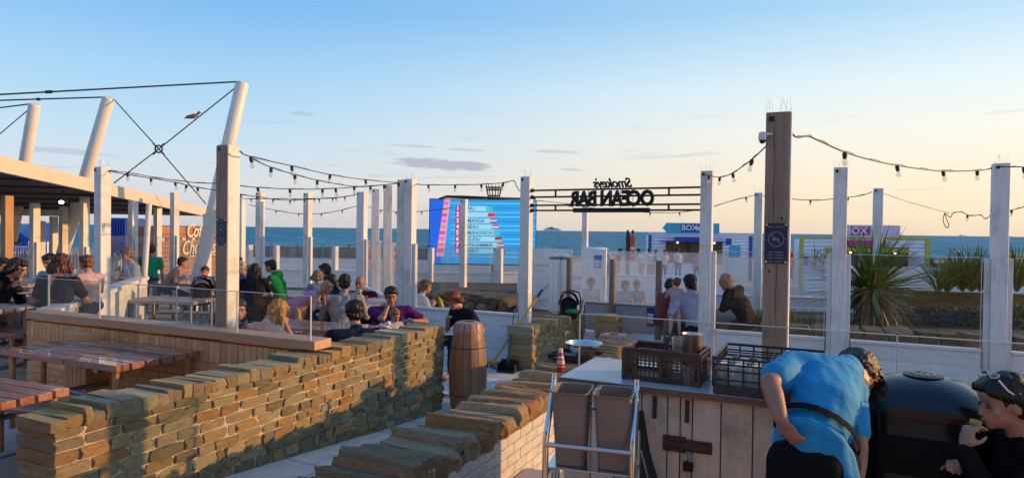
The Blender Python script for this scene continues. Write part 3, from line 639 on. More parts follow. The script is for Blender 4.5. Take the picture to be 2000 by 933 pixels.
# ================================================================ FENCE BAYS (line through the posts A..E)
def bay(label, u0, u1, v, zt=.71, zg=1.76, glass='glass', joints=(), n=4, cat='fence', loc=None, rz=None, slope=0, boards=True):
    t = thing('glazed_fence', label, cat, loc or tuple(G(u0, v)), -TH if rz is None else rz); L = u1-u0; bh = zt/n
    if boards:
        for i in range(n): MB().box(0, L, -.018, .018, i*bh+.004, (i+1)*bh-.004, ch=.004).build('board', W['board'], t)
        MB().box(0, L, -.05, .05, zt+.001, zt+.035, ch=.005).build('sill', W['board'], t)
    xs_ = [0.01]+[j for j in joints]+[L-.01]
    for a, b_ in zip(xs_, xs_[1:]): MB().box(a+.004, b_-.004, -.005, .005, zt+.036, zg).build('glass_pane', W[glass], t); MB().box(a+.004, b_-.004, -.0055, .0055, zg+.0005, zg+.006).build('glass_edge', W['edge'], t); MB().box(b_-.0035, b_+.0035, -.006, .006, zt+.036, zg).build('glass_edge', W['edge'], t)
    return t
uA, uB, uC, uD, uE = (UV(at(px, 440, Y))[0] for px, Y in ((801,10.8),(1028,10.0),(1380,8.7),(1640,8.02),(1952,7.34)))
bay('white boarded fence with clear glass between the double post and the sign post', uA+.09, uB-.09, 9.13, joints=())
bay('white boarded fence with clear glass behind the bare timber post', uC+.14, uD-.14, 8.96)
bay('white boarded fence with clear glass in front of the spiky plants', uD+.14, uE-.14, 8.93)
bay('white boarded fence with glass running out of view at right', uE+.14, uE+2.0, 8.92)
bay('thin clear balustrade on the brown timber plinth', 0.02, 4.1, 4.5, loc=tuple(G(-8.06, 4.5)), zt=.985, zg=1.4, boards=False, joints=(1.25,2.4,3.2))
def edges(parent, xs_, z0, z1): 
    for x_ in xs_: MB().box(x_-.004, x_+.004, -.006, .006, z0, z1).build('glass_edge', W['edge'], parent)
bal = thing('glass_balustrade', 'frameless clear glass balustrade behind the kitchen counter', 'balustrade', tuple(G(-1.54, 4.5)), -TH)
for a, b_ in ((0,1.96),(1.97,4.6)): 
    MB().box(a+.004, b_-.004, -.005, .005, 1.02, 1.41).build('glass_pane', W['glass'], bal); MB().box(a+.004, b_-.004, -.006, .006, 1.4105, 1.415).build('glass_edge', W['edge'], bal)
edges(bal, (.0, 1.965), 1.02, 1.411)
for x_ in (.8,1.6,2.4,3.4,4.4): MB().box(x_-.025, x_+.025, -.02, .02, .28, 1.06, ch=.004).build('clamp', W['steel'], bal)
MB().box(0.0, .06, -.02, .02, .7, 1.03).build('clamp', W['steel'], bal)
for a_, b_, lb in (((801,10.8),(757,12.3),'short glazed bay right after the double post'), ((757,12.3),(733,13.6),'glazed bay between the two tan posts'), ((733,13.6),(707,14.8),'glazed bay at the far end of the post row')):
    p, q = at(a_[0],440,a_[1]), at(b_[0],440,b_[1]); d = q-p
    bay(lb, 0, d.length-.1, 0, loc=(p.x, p.y, 0), rz=math.atan2(d.y, d.x), zg=1.74)
def glass_run(label, p, q, n, glass='lhaze', zt=.71, zg=1.45):
    d = q-p; L = d.length
    return bay(label, 0, L, 0, loc=(p.x, p.y, 0), rz=math.atan2(d.y, d.x), zt=zt, zg=zg, glass=glass, joints=[L*i/n for i in range(1, n)])
glass_run('long glazed sea screen across the far edge of the terrace', at(430,440,20).xy.to_3d(), at(838,440,19.4).xy.to_3d(), 4)
glass_run('glazed sea screen under the lit screen', at(848,440,19.3).xy.to_3d(), at(1012,440,19.8).xy.to_3d(), 3)
glass_run('glazed screen behind the seated diners at far left', at(215,440,17.6).xy.to_3d(), at(425,440,17.2).xy.to_3d(), 4, zg=1.7)
glass_run('milky glazed screen with pale boards right of the timber post', at(1400,440,13.7).xy.to_3d(), at(1632,440,13.2).xy.to_3d(), 3, 'milky', zg=1.5)
glass_run('salt stained glass screen in front of the kiosk queue', at(1190,440,19.5).xy.to_3d(), at(1420,440,18.5).xy.to_3d(), 4, 'milky', zg=1.42)
# ramp wall and its glass at left
rw = thing('ramp_wall', 'white rendered ramp wall glowing in the sun at left', 'wall', (0,0,0))
a0, a1 = Vector((-5.3,7.62,0)), Vector((-7.0,12.6,0)); n_ = Vector((a1.y-a0.y, -(a1.x-a0.x), 0)).normalized()*.09
def slabwall(mb, a, b_, nn, z0a, z1a, z0b, z1b):
    mb.add([a-nn+Vector((0,0,z0a)), a+nn+Vector((0,0,z0a)), b_+nn+Vector((0,0,z0b)), b_-nn+Vector((0,0,z0b)), a-nn+Vector((0,0,z1a)), a+nn+Vector((0,0,z1a)), b_+nn+Vector((0,0,z1b)), b_-nn+Vector((0,0,z1b))],
           [(0,3,2,1),(4,5,6,7),(0,1,5,4),(1,2,6,5),(2,3,7,6),(3,0,4,7)]); return mb
slabwall(MB(), a0, a1, n_, 0, .97, 0, .97).build('wall_face', W['render'], rw); slabwall(MB(), a0, a1, n_*1.35, .971, 1.03, .971, 1.03).build('coping', W['render'], rw)
gp = thing('glass_balustrade', 'tilted looking glass balustrade on top of the white ramp wall', 'balustrade', (0,0,0))
dd = a1-a0
for f0, f1 in ((0,.32),(.33,.66),(.67,1)): slabwall(MB(), a0+dd*f0, a0+dd*f1, n_*.06, 1.031, 1.42, 1.031, 1.42).build('glass_pane', W['glass'], gp)
for f0 in (0, .325): slabwall(MB(), a0+dd*f0-dd*.001, a0+dd*f0+dd*.001, n_*.1, 1.031, 1.42, 1.031, 1.42).build('glass_edge', W['edge'], gp)
# grey plank windbreak with salt-hazed panes and round posts
wp = at(1146, 440, 11.75).xy.to_3d(); wq = at(1362, 440, 10.9).xy.to_3d(); d = wq-wp; L = d.length
wbk = thing('windbreak', 'grey weathered plank windbreak with milky panes between round wooden posts', 'windbreak', (wp.x, wp.y, 0), math.atan2(d.y, d.x))
for i in range(3): MB().box(0, L, -.03, .03, .27+i*.157, .27+i*.157+.15, ch=.006).build('plank', W['greywood'], wbk)
MB().box(0, L, -.055, .05, .742, .765, ch=.004).build('top_rail', W['greywood'], wbk); MB().box(L-.12, L, -.05, .04, .2, .755).build('end_plank', W['greywood'], wbk)
px_x = [(px-1146)/(1362-1146)*L for px in (1121-8, 1203, 1294)]
for i, x_ in enumerate(px_x): MB().cyl((x_, -.075, .2), (x_, -.075, 1.52), .055, .05, n=14).build('round_post', W['postwood'], wbk)
for a, b_ in ((px_x[0]+.05, px_x[1]-.03), (px_x[1]+.03, px_x[2]-.03)): MB().box(a, b_, -.005, .005, .77, 1.5).build('glass_pane', W['milky'], wbk)
# rubble beds behind the fence
def rubble(label, p, q, zt, wdt=.5, n=30, L=(.2,.4)):
    d = q-p; Ln = d.length; t = thing('stone_wall', label, 'wall', (p.x, p.y, 0), math.atan2(d.y, d.x))
    MB().box(0, Ln, -wdt*.4, wdt*.4, -.05, zt-.07).build('mortar', W['mossy'], t)
    for r_ in range(4):
        x_ = 0
        while x_ < Ln:
            l = rnd.uniform(*L); h = zt/4
            put_stone(t, (x_+l/2, 0, (r_+.5)*h), (l-.015, wdt+rnd.uniform(-.03,.03), h-.01 + (rnd.uniform(0,.05) if r_ == 3 else 0)), rnd.uniform(-.12,.12), rnd.uniform(-.1,.1) if r_ == 3 else 0, rnd.uniform(-.06,.06), MOSS); x_ += l
rubble('low dark rubble wall of the bed under the lit screen', at(806,440,16.2).xy.to_3d(), at(1010,440,14).xy.to_3d(), .6, .9)
rubble('low rubble wall below the plants at right', at(1300,440,10.4).xy.to_3d(), at(2040,440,9.0).xy.to_3d(), .64, .45)
tag(MB().prism([(at(px,440,Y).x, at(px,440,Y).y) for px, Y in ((1010,13.8),(1110,12.6),(1108,11.2),(1045,10.9),(1008,11.4))], -.02, .45).build('soil_bed', mat('dark_soil', (.1,.075,.055), .95, bump=.04, bscale=9, col2=(.06,.045,.035), scale=5)), kind='structure')
soil = MATS['dark_soil']
tag(MB().prism([(at(px,440,Y).x, at(px,440,Y).y) for px, Y in ((806,17),(1012,15),(1012,18.8),(806,18.8))], -.02, .5).build('soil_bed', soil), kind='structure')
tag(MB().prism([(at(px,440,Y).x, at(px,440,Y).y) for px, Y in ((1400,10.5),(2040,9.3),(2040,12),(1400,13))], -.02, .52).build('soil_bed', soil), kind='structure')
# white garden wall and timber planter at right
p, q = at(1645,440,14.6).xy.to_3d(), at(2060,440,13.9).xy.to_3d(); d = q-p
t = thing('garden_wall', 'white wall behind the timber planter of spiky plants', 'wall', (p.x,p.y,0), math.atan2(d.y,d.x)); 
for i in range(4): MB().box(0, d.length, -.06, .06, i*.33+.003, i*.33+.327, ch=.005).build('panel', W['board'], t)
p, q = at(1690,440,12.6).xy.to_3d(), at(2060,440,11.9).xy.to_3d(); d = q-p
t = thing('timber_planter', 'long olive brown sleeper planter holding the flax plants', 'planter', (p.x,p.y,.5), math.atan2(d.y,d.x))
slp = mat('olive_sleeper', (.2,.16,.08), .8, col2=(.13,.1,.05), scale=3, stretch=(.8,8,8), bump=.003, rand=.1)
for i in range(3): MB().box(0, d.length, 0, .09, i*.157, i*.157+.15, ch=.008).build('sleeper', slp, t)
MB().box(0.02, d.length, .1, .8, 0, .42).build('soil', soil, t)
# ================================================================ CANOPY, MASTS, CABLES, GULL
can = thing('canopy', 'big dark soffited canopy with a sunlit cream fascia at left', 'canopy', (0,0,0))
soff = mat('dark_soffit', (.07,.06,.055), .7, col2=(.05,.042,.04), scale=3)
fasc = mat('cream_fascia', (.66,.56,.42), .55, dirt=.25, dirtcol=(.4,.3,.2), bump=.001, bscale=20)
c0 = at(-10,301,11); c1 = at(406,408,20.5); c2 = at(-60,400,22); c3 = at(-650,300,12)
def quad(mb, pts, up): 
    n = len(pts); mb.add(list(pts)+[p+Vector((0,0,up)) for p in pts], [tuple(range(n))[::-1], tuple(range(n,2*n))]+[(i,(i+1)%n,n+(i+1)%n,n+i) for i in range(n)]); return mb
b0 = at(-10,333,11); b1 = at(406,423,20.5); dn0 = c0-b0; dn1 = c1-b1
ins = Vector((-.12,.05,0))
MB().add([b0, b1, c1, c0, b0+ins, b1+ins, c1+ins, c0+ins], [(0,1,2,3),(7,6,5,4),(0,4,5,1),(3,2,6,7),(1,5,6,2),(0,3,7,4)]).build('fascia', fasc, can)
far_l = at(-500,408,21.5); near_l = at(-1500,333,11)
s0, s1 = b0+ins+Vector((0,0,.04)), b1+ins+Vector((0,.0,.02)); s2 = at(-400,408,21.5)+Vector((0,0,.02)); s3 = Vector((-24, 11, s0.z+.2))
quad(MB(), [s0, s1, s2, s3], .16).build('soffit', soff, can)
for k in range(1, 7):
    f0 = s0.lerp(s1, k/7.5); f1 = s3.lerp(s2, k/7.5); MB().tube([f0-Vector((0,0,.01)), f1-Vector((0,0,.01))], .035, 4).build('soffit_joint', W['blackmetal'], can)
p, q = at(40,416,18.5), at(150,416,18.5); MB().box(p.x-1, q.x, p.y-.1, p.y+.1, p.z-.07, p.z+.09).build('far_beam', fasc, can)
fl = thing('floodlight', 'small lit floodlight glowing under the dark canopy soffit', 'lamp', tuple(at(120,394,14)))
MB().box(-.1,.1,-.04,.08,-.02,.05, ch=.01).build('housing', W['blackmetal'], fl); MB().sph((.03,-.05,-.01), (.055,.03,.035)).build('lens', emis('lamp_glow', (1,.86,.6), 9), fl); MB().cyl((0,.03,.04),(0,.03,.35),.012).build('bracket', W['blackmetal'], fl)
def mast(label, pb, pt, Yb, Yt, zb=0, r=.15):
    a = on(pb[0], pb[1], zb) if Yb is None else at(pb[0], pb[1], Yb); b_ = at(pt[0], pt[1], Yt); t = thing('canopy_mast', label, 'mast', tuple(a))
    v_ = b_-a; n = v_.normalized(); MB().tube([(0,0,0), v_*.5, v_-n*.05, v_], [r,r,r*.96,r*.7], 22).build('tube', W['mast'], t)
    MB().cyl(n*-.04, n*.03, r*1.5, n=22).build('base_plate', W['galv'], t); MB().box(-.14,.02,-.03,.03,-.06,.04, ch=.006, M=Matrix.Translation(v_*.985)).build('cable_lug', W['cable'], t)
    return b_
m1 = mast('tall leaning white mast nearest, rising behind the notice post', (372,606), (474,160), 15.7, 15.2)
m2 = mast('leaning white mast passing up through the canopy', (112,530), (213,190), 17.6, 16.6)
m3 = mast('leaning white mast furthest left above the canopy', (22,470), (68,203), 19, 17.9)
def cable(label, pts, r=.014, extra=None, name='stay_cable'):
    t = thing(name, label, 'cable', tuple(pts[0])); MB().tube([Vector(p)-Vector(pts[0]) for p in pts], r, 6).build('rod', W['cable'], t)
    for f in (extra or ()): 
        q = (Vector(pts[-1])-Vector(pts[0])); MB().tube([q*(f-.012), q*(f+.012)], r*2, 8).build('turnbuckle', W['cable'], t)
    return t
cable('upper stay rod from the nearest mast top, running out at left', [m1+Vector((-.12,0,0)), at(-60,188,14)], .018, (.72,))
cable('middle stay rod from the second mast top, running out at left', [m2+Vector((-.1,0,0)), at(-60,198,16)], .018, (.5,.8))
cable('lower stay rod from the third mast top, running out at left', [m3+Vector((-.1,0,0)), at(-60,218,17.5)], .018)
cable('brace rod falling left from the third mast top', [m3+Vector((-.1,0,-.1)), at(-40,295,18.5)], .014)
ring = at(310,291,15.9)
for lb, q in (('brace rod from the steel ring up to the second mast top', m2+Vector((.12,0,-.05))), ('brace rod from the steel ring up to the nearest mast top with the gull', m1+Vector((-.12,0,-.1))),
              ('brace rod from the steel ring down to the canopy edge', at(222,358,15.5)), ('brace rod from the steel ring down behind the white post', at(402,398,17.5))): cable(lb, [ring, q], .014)
t = thing('cable_ring', 'small steel ring joining four brace rods in the sky', 'ring', tuple(ring))
MB().tube([(cos(a)*.085, 0, sin(a)*.085) for a in [2*pi*i/20 for i in range(20)]], .02, 8, closed=True).build('ring', W['cable'], t)
for a in (45,135,225,315): MB().cyl((cos(R(a))*.08,0,sin(R(a))*.08),(cos(R(a))*.19,0,sin(R(a))*.19),.02,n=8).build('fork', W['cable'], t)
# gull
gp_ = at(377,233,15.45); gu = thing('gull', 'brown speckled gull perched on the brace rod', 'bird', tuple(gp_), R(20)); gu.scale = (.78,.78,.78); gb = MB(); feath = mat('gull_feather', (.28,.19,.13), .8, col2=(.12,.08,.06), scale=30)
gb.sph((0,0,.09), (.15,.065,.07), 16, 10, Rm=Matrix.Rotation(R(-18),3,'Y')); cap(gb, (.1,0,.13), (.15,0,.2), .04, .035); gb.sph((.16,0,.215), (.045,.036,.036)); cap(gb, (-.12,0,.05), (-.24,0,.01), .04, .012)
link('body', vox(gb, .012, 2), gu).data.materials.append(feath)
MB().cyl((.195,0,.21),(.25,0,.2),.013,.004,n=8).build('beak', W['blackmetal'], gu)
for k in (-1,1):
    MB().sph((-.04,.055*k,.085), (.16,.018,.045), 14, 8, Rm=Matrix.Rotation(R(-14),3,'Y')).build('wing', mat('gull_wing', (.2,.14,.1), .8, col2=(.08,.055,.045), scale=24), gu); MB().cyl((.02,.025*k,.04),(.03,.02*k,-.01),.006,n=6).build('leg', W['blackmetal'], gu)
    MB().sph((.175,.033*k,.222), .006, 6, 5).build('eye', W['blackmetal'], gu)
# ================================================================ LED SCREEN
SY = 24.0; s_tl, s_tr, s_bl = at(840,389,SY), at(1047,385,SY+.2), at(840,514,SY)
wd_ = (s_tr.xy-s_tl.xy).length; ht_ = s_tl.z-s_bl.z; an = math.atan2(s_tr.y-s_tl.y, s_tr.x-s_tl.x)
scr = thing('led_screen', 'big lit blue video screen showing a numbered results list', 'screen', (s_tl.x, s_tl.y, s_bl.z), an)
MB().box(-.03, wd_+.03, .02, .35, -.05, ht_+.03, ch=.01).build('cabinet', W['blackmetal'], scr)
def sbox(name, x0, x1, z0, z1, m_, y=-.002, skew=0): return MB().add([(x0+skew*(z0/ht_),y,z0),(x1+skew*(z0/ht_),y,z0),(x1+skew*(z1/ht_),y,z1),(x0+skew*(z1/ht_),y,z1),(x0,.001,z0),(x1,.001,z0),(x1,.001,z1),(x0,.001,z1)], [(0,1,2,3)]).build(name, m_, scr)
sbox('display_panel', 0, wd_, 0, ht_, emis('screen_sky_blue', (.02,.36,.85), .95), y=.0)
def sx(px): return (px-840)/207*wd_
def sz(py): return ht_*(1-(py-389)/125)
def sq(name, pts, m_, y=-.004): return MB().add([(sx(a),y,sz(b_)) for a, b_ in pts], [(0,1,2,3)]).build(name, m_, scr)
sq('display_band', [(840,513),(862,513),(868,389),(840,389)], emis('screen_royal', (.01,.13,.8), .95))
sq('display_band', [(853,500),(868,500),(879,389),(868,389)], emis('screen_pink', (.95,.35,.75), .95), -.006)
for i in range(9): sq('display_portrait', [(855+i*1.3,492-i*11.5),(867+i*1.0,492-i*11.5),(867.6+i*1.0,485-i*11.5),(856+i*1.3,485-i*11.5)], emis(('screen_red','screen_amber','screen_rose')[i%3], ((.8,.1,.25),(.75,.35,.1),(.85,.2,.4))[i%3], .9), -.008)
white_e = emis('screen_white', (.85,.92,1), .95); darkt = emis('screen_dark_text', (.02,.13,.3), .6)
for i in range(13): sq('display_line', [(880,396+i*8.6),(1046,394+i*8.8),(1046,395.4+i*8.8),(880,397+i*8.6)], emis('screen_line_dark', (.01,.2,.6), .9) if i % 3 == 1 else emis('screen_line_light', (.25,.75,.95), .9), -.003)
names = ['NU','','MANGA','BEAU','MANOVICH','ZUDU','ITSHAMMER','BERTI']
flags = [('c3',),('r',),('r','w','k'),('r','w','r'),('c3',),('k','r','y'),('r','w','r'),('g','w','r')]
fc = {'c3':(.05,.6,.6),'r':(.75,.03,.08),'w':(.9,.9,.95),'k':(.05,.05,.08),'y':(.85,.55,.05),'g':(.05,.5,.15)}
for i in range(8):
    y0 = 401+i*11.9; sq('row_panel', [(912,y0+9.5),(955+i*3.4,y0+9.5),(954+i*3.2,y0),(912,y0)], emis('screen_pale', (.35,.72,.9), .95), -.006)
    sq('number_panel', [(889,y0+10.5),(899,y0+10.5),(899,y0-.5),(889,y0-.5)], emis('screen_crimson', (.55,.02,.2), .9), -.006)
    text_on(str(i+1), .2, scr, face_y(sx(894), -.012, sz(y0+5)), white_e, .002, offset=.006)
    if names[i]: text_on(names[i], .17, scr, face_y(sx(913), -.012, sz(y0+5)), darkt, .002, align='LEFT', offset=.003)
    fx0, fx1 = 949+i*3.6, 963+i*3.6; fl_ = flags[i]
    for k, c_ in enumerate(fl_):
        if i == 7: sq('flag_stripe', [(fx0+k*4.6,y0+8),(fx0+k*4.6+4.6,y0+8),(fx0+k*4.6+4.6,y0+1),(fx0+k*4.6,y0+1)], emis('flag_'+c_, fc[c_], .9), -.009)
        else: h_ = 7.5/len(fl_); sq('flag_stripe', [(fx0,y0+1+h_*(k+1)),(fx1,y0+1+h_*(k+1)),(fx1,y0+1+h_*k),(fx0,y0+1+h_*k)], emis('flag_'+c_, fc[c_], .9), -.009)
t = thing('tarpaulin', 'rolled dark tarpaulin along the top of the screen', 'tarpaulin', (s_tl.x, s_tl.y, s_tl.z+.06), an)
MB().tube([(.3,.15,-.02),(.6,.15,.05),(1.2,.15,.04),(1.9,.15,.03),(2.6,.16,.02),(wd_,.15,.02)], [.02,.05,.06,.05,.04,.03], 8).build('roll', W['dark'], t)
for x_ in (.5,1.5,2.5,3.3): MB().tube([(x_+cos(a)*.0,.15+cos(a)*.065,.03+sin(a)*.065) for a in [2*pi*i/10 for i in range(10)]], .008, 5, closed=True).build('tie', W['cable'], t)
bz = at(962,386,23); t = thing('fire_beacon', 'iron fire basket beacon rising above the screen top', 'beacon', (bz.x, bz.y+1.6, 0)); zb = bz.z-.05; rustm = mat('dark_rust', (.1,.06,.045), .8, col2=(.05,.035,.03), scale=14)
MB().cyl((0,0,0),(0,0,zb+.05),.06,n=12).build('pole', rustm, t)
for k in range(14):
    a = 2*pi*k/14; MB().cyl((cos(a)*.18, sin(a)*.18, zb), (cos(a)*.31, sin(a)*.31, zb+.58), .014, n=6).build('basket_bar', rustm, t)
for zz, rr in ((0,.18),(.2,.225),(.42,.275),(.5,.293)): MB().tube([(cos(2*pi*i/24)*rr, sin(2*pi*i/24)*rr, zb+zz) for i in range(24)], .018, 6, closed=True).build('basket_hoop', rustm, t)
# ================================================================ BAR SIGN (seen from behind)
sg = thing('bar_sign', 'black steel bar sign reading OCEAN BAR seen reversed from behind', 'sign', tuple(G(uB+.09, 9.12)), math.atan2((at(1372,440,8.72)-at(1040,440,9.95)).y, (at(1372,440,8.72)-at(1040,440,9.95)).x))
SL = (at(1372,440,8.72).xy-at(1040,440,9.95).xy).length; sg.location = at(1040,440,9.95).xy.to_3d()
def zz_(px, py, Y): return at(px, py, Y).z
zl = [zz_(1040,372,9.95), zz_(1040,385,9.95), zz_(1040,401,9.95), zz_(1040,411,9.95)]
for z in zl: MB().box(0, SL, -.012, .012, z-.013, z+.013, ch=.004).build('rail', W['blackmetal'], sg)
for x_ in (.15*SL, .82*SL):
    MB().box(x_-.012, x_+.012, -.01, .01, zl[1], zl[0]).build('spacer', W['blackmetal'], sg); MB().box(x_-.012, x_+.012, -.01, .01, zl[3], zl[2]).build('spacer', W['blackmetal'], sg)
for z in zl: MB().cyl((-.03,0,z),(.01,0,z),.03,n=10).build('boss', W['blackmetal'], sg)
def sxp(px):                                                       # distance along the sign of a seen column
    r = (px-1000)/1300; p0 = at(1040,440,9.95); p1 = at(1372,440,8.72); lo = (r*p0.y-p0.x)/((p1.x-p0.x)-r*(p1.y-p0.y)); return lo*SL
zc = (zl[1]+zl[2])/2+.016
lt = link('letters', text_mesh('OCEAN BAR', .29, .03, W['blackmetal'], offset=.0125, spacing=.93, name='letters'), sg)
w0 = max(v.co.x for v in lt.data.vertices)-min(v.co.x for v in lt.data.vertices); wt = sxp(1279)-sxp(1113)
lt.matrix_local = face_y((sxp(1279)+sxp(1113))/2, -.03, zc, True) @ Matrix.Diagonal((wt/w0, 1, 1, 1))
sk_ = [(.0,.0,'S')]
t_ = link('script_letters', text_mesh('Smokeys', .185, .03, W['blackmetal'], offset=.004, shear=.35, spacing=.95, name='script_letters'), sg)
w0 = max(v.co.x for v in t_.data.vertices)-min(v.co.x for v in t_.data.vertices); wt = sxp(1236)-sxp(1160)
t_.matrix_local = face_y((sxp(1236)+sxp(1160))/2, -.028, zl[0]+.075, True) @ Matrix.Diagonal((wt/w0, 1, 1, 1))
MB().box((sxp(1162)), sxp(1165), -.03,-.015, zl[0]+.12, zl[0]+.15).build('apostrophe', W['blackmetal'], sg)
MB().box(sxp(1120), sxp(1270), -.05, .0, zl[3]-.032, zl[3]+.032, ch=.012).build('underline_bar', W['blackmetal'], sg)
for px in (1149,1160,1212,1236): MB().cyl((sxp(px),-.02,zl[3]),(sxp(px),-.02,zl[0]),.005,n=6).build('hanger', W['blackmetal'], sg)
# ================================================================ NOTICES
navy = mat('navy_sign_enamel', (.008,.03,.075), .4); pale = mat('pale_sign_ink', (.2,.26,.34), .6)
def notice(label, loc, rz, wd, ht):
    t = thing('notice', label, 'sign', loc, rz); MB().box(-wd/2, wd/2, 0, .008, -ht/2, ht/2, ch=.002).build('plate', navy, t)
    r = wd*.33; zc_ = ht*.1
    MB().tube([(cos(a)*r, -.003, zc_+sin(a)*r) for a in [2*pi*i/30 for i in range(30)]], .003, 5, closed=True).build('prohibition_ring', pale, t)
    MB().tube([(-r*.7,-.003,zc_+r*.7),(r*.7,-.003,zc_-r*.7)], .003, 5).build('prohibition_bar', pale, t)
    MB().box(-r*.5,r*.4,-.004,0,zc_-.008,zc_+.006).build('cigarette_symbol', pale, t)
    for z, f in ((ht*.41,.7),(-ht*.22,.6),(-ht*.29,.7),(-ht*.36,.7),(-ht*.45,.6)):
        n_l = 9
        for k in range(n_l):
            if k in (3,): continue
            x_ = (-.5+k/n_l)*wd*f; MB().box(x_, x_+wd*f/n_l*.72, -.0012, .001, z-.0035, z+.0035).build('small_print', pale, t)
    for sx_ in (-1,1):
        for sz_ in (-1,1): MB().cyl((sx_*wd*.42,-.004,sz_*ht*.46),(sx_*wd*.42,.002,sz_*ht*.46),.0075,n=10).build('screw', W['steel'], t)
q = at(1515,475,4.38); notice('navy no smoking notice on the thick bare timber post', (G(*UV(at(1518,440,4.46))).x-.0, G(*UV(at(1518,440,4.46))).y, q.z) if 0 else tuple(Vector((at(1518,440,4.46).x, at(1518,440,4.46).y, q.z))-D*.088), -TH, .143, .265)
q = at(431,453,6.55); notice('navy notice on the shaded face of the tall white post', tuple(Vector((at(446,440,6.6).x, at(446,440,6.6).y, q.z))-D*.085), -TH, .13, .26)
# CCTV camera
q = at(1489,271,4.4); t = thing('cctv_camera', 'small white dome camera on the side of the timber post', 'camera', tuple(q), -TH)
MB().lathe([(.012,.045),(.022,.04),(.026,.02),(.026,-.005),(.02,-.01)], 18).build('housing', mat('white_plastic', (.7,.7,.7), .3), t); MB().sph((0,0,-.012), (.021,.021,.022)).build('dome', mat('smoked_dome', (.01,.01,.015), .08), t)
MB().cyl((0,0,.03),(.06,.01,.03),.008,n=8).build('arm', MATS['white_plastic'], t)
# ================================================================ FESTOON LIGHTS
bulbm = mat('clear_bulb', (.6,.56,.5), .08, spec=.8)
BM = glassmat('bulb_glass', (.95,.94,.9), haze=.35, hazecol=(.9,.85,.78))
hold_me = MB().lathe([(.012,.0),(.019,-.006),(.021,-.03),(.017,-.05),(.019,-.056),(.012,-.06)], 12).mesh('lamp_holder', W['dark'])
bulb_me = MB().lathe([(.008,-.055),(.014,-.065),(.022,-.08),(.025,-.093),(.021,-.108),(.01,-.118),(.002,-.12)], 12).mesh('bulb', BM)
wire = mat('festoon_cable', (.012,.012,.012), .6)
def festoon(label, pts, bulbs, r=.006, bs=1.0, wob=.0):
    """pts: (px,py,Y) the seen run; bulbs: list of px"""
    P3 = [at(*p) for p in pts]; o = P3[0]; t = thing('festoon_lights', label, 'string lights', tuple(o), 0, 'strings of festoon lights between the posts')
    fine_ = []
    for i in range(len(P3)-1):
        a, b_ = P3[i], P3[i+1]; pa = P3[i-1] if i else a*2-b_; pd = P3[i+2] if i+2 < len(P3) else b_*2-a
        for k in range(8):
            s_ = k/8; fine_.append(.5*((2*a)+(b_-pa)*s_+(2*pa-5*a+4*b_-pd)*s_**2+(3*a-pa-3*b_+pd)*s_**3) - o)
    fine_.append(P3[-1]-o)
    MB().tube([p+Vector((0,0,rnd.uniform(-wob,wob))) for p in fine_], r, 6).build('cable', wire, t)
    MB().tube([p+Vector((0,0,.004+r*1.2*sin(i*.8))) for i, p in enumerate(fine_)], r*.45, 4).build('catenary_wire', W['cable'], t)
    for px in bulbs:
        best = min(fine_, key=lambda p: abs(((_r.dot(p+o-Vector((0,0,HC))))/(_f.dot(p+o-Vector((0,0,HC)))))*1300+1000-px))
        # interpolate along fine points
        M_ = Matrix.Translation(best) @ Matrix.Rotation(rnd.uniform(-.25,.25), 4, 'Y') @ Matrix.Rotation(rnd.uniform(-.2,.2), 4, 'X') @ Matrix.Diagonal((bs,bs,bs,1))
        link('lamp_holder', hold_me, t, M_); link('bulb', bulb_me, t, M_)
festoon('upper festoon string from the notice post to the double post', [(468,296,6.5),(490,306,6.7),(570,324,7.8),(645,341,8.9),(714,351,9.8),(779,357,10.7)], (489,570,645,714))
festoon('second festoon string just below the upper one', [(488,308,6.7),(530,327,7.3),(576,341,7.9),(620,352,8.5),(657,359,9),(692,364,9.5),(724,364,10),(779,357,10.7)], (530,576,619,691,724,752,777), bs=.95)
festoon('nearly level festoon string crossing behind the notice post', [(468,363,9),(503,366,9.2),(566,369,9.5),(630,369,9.8),(700,365,10.2),(779,358,10.7)], (503,566,630,657))
festoon('long festoon string from the ramp post to the notice post', [(213,333,9.3),(249,337,9.2),(300,346,8.6),(342,352,8),(386,357,7.4),(427,358,6.7)], (249,), r=.005)
festoon('festoon string sagging lower left of the notice post', [(213,334,9.3),(249,341,9.4),(295,348,9.6),(342,356,9.7),(386,366,9.8),(427,372,9.9)], (295,342,367,386), bs=.9)
festoon('far festoon string behind the slim posts', [(466,379,12),(502,384,12.2),(534,389,12.4),(567,391,12.6),(623,388,12.9),(673,384,13.2),(695,380,13.4)], (470,502,534,567,596,623,649,673), r=.007, bs=.85)
festoon('lower far festoon string behind the slim posts', [(440,384,14),(485,388,14.2),(534,388,14.3),(600,388,14.4),(650,387,14.5),(695,381,14.6)], (488,574,616,657), r=.007, bs=.8)
festoon('small bulbed festoon string sagging over the sea', [(487,400,17),(540,411,17),(583,417,17),(628,417,17),(668,410,17),(705,402,17),(750,411,17),(800,414,17),(860,409,17),(880,406,17)], (541,583,626,670,746,772,826), r=.008, bs=.9)
festoon('festoon string from the double post to the sign post', [(812,360,10.8),(836,361,10.7),(889,361,10.5),(940,360,10.3),(983,357,10.2),(1003,353,10.1),(1009,364,10.05),(1016,374,10)], (836,889,940,983), bs=.95)
festoon('festoon string rising from the sign post to the timber post', [(1378,342,8.6),(1406,346,8),(1431,338,7),(1450,325,6),(1469,311,5.4),(1498,284,4.5)], (1384,1406,1431,1469), r=.0055, bs=.85)
festoon('thick festoon string running right from the timber post', [(1543,257,4.5),(1556,268,4.6),(1578,266,4.7),(1600,275,4.8),(1650,297,5.2),(1700,312,5.6),(1752,323,6),(1800,330,6.4),(1842,334,6.7),(1909,333,7),(1937,329,7.3)], (1651,1753,1843,1909), r=.0065, bs=.9)
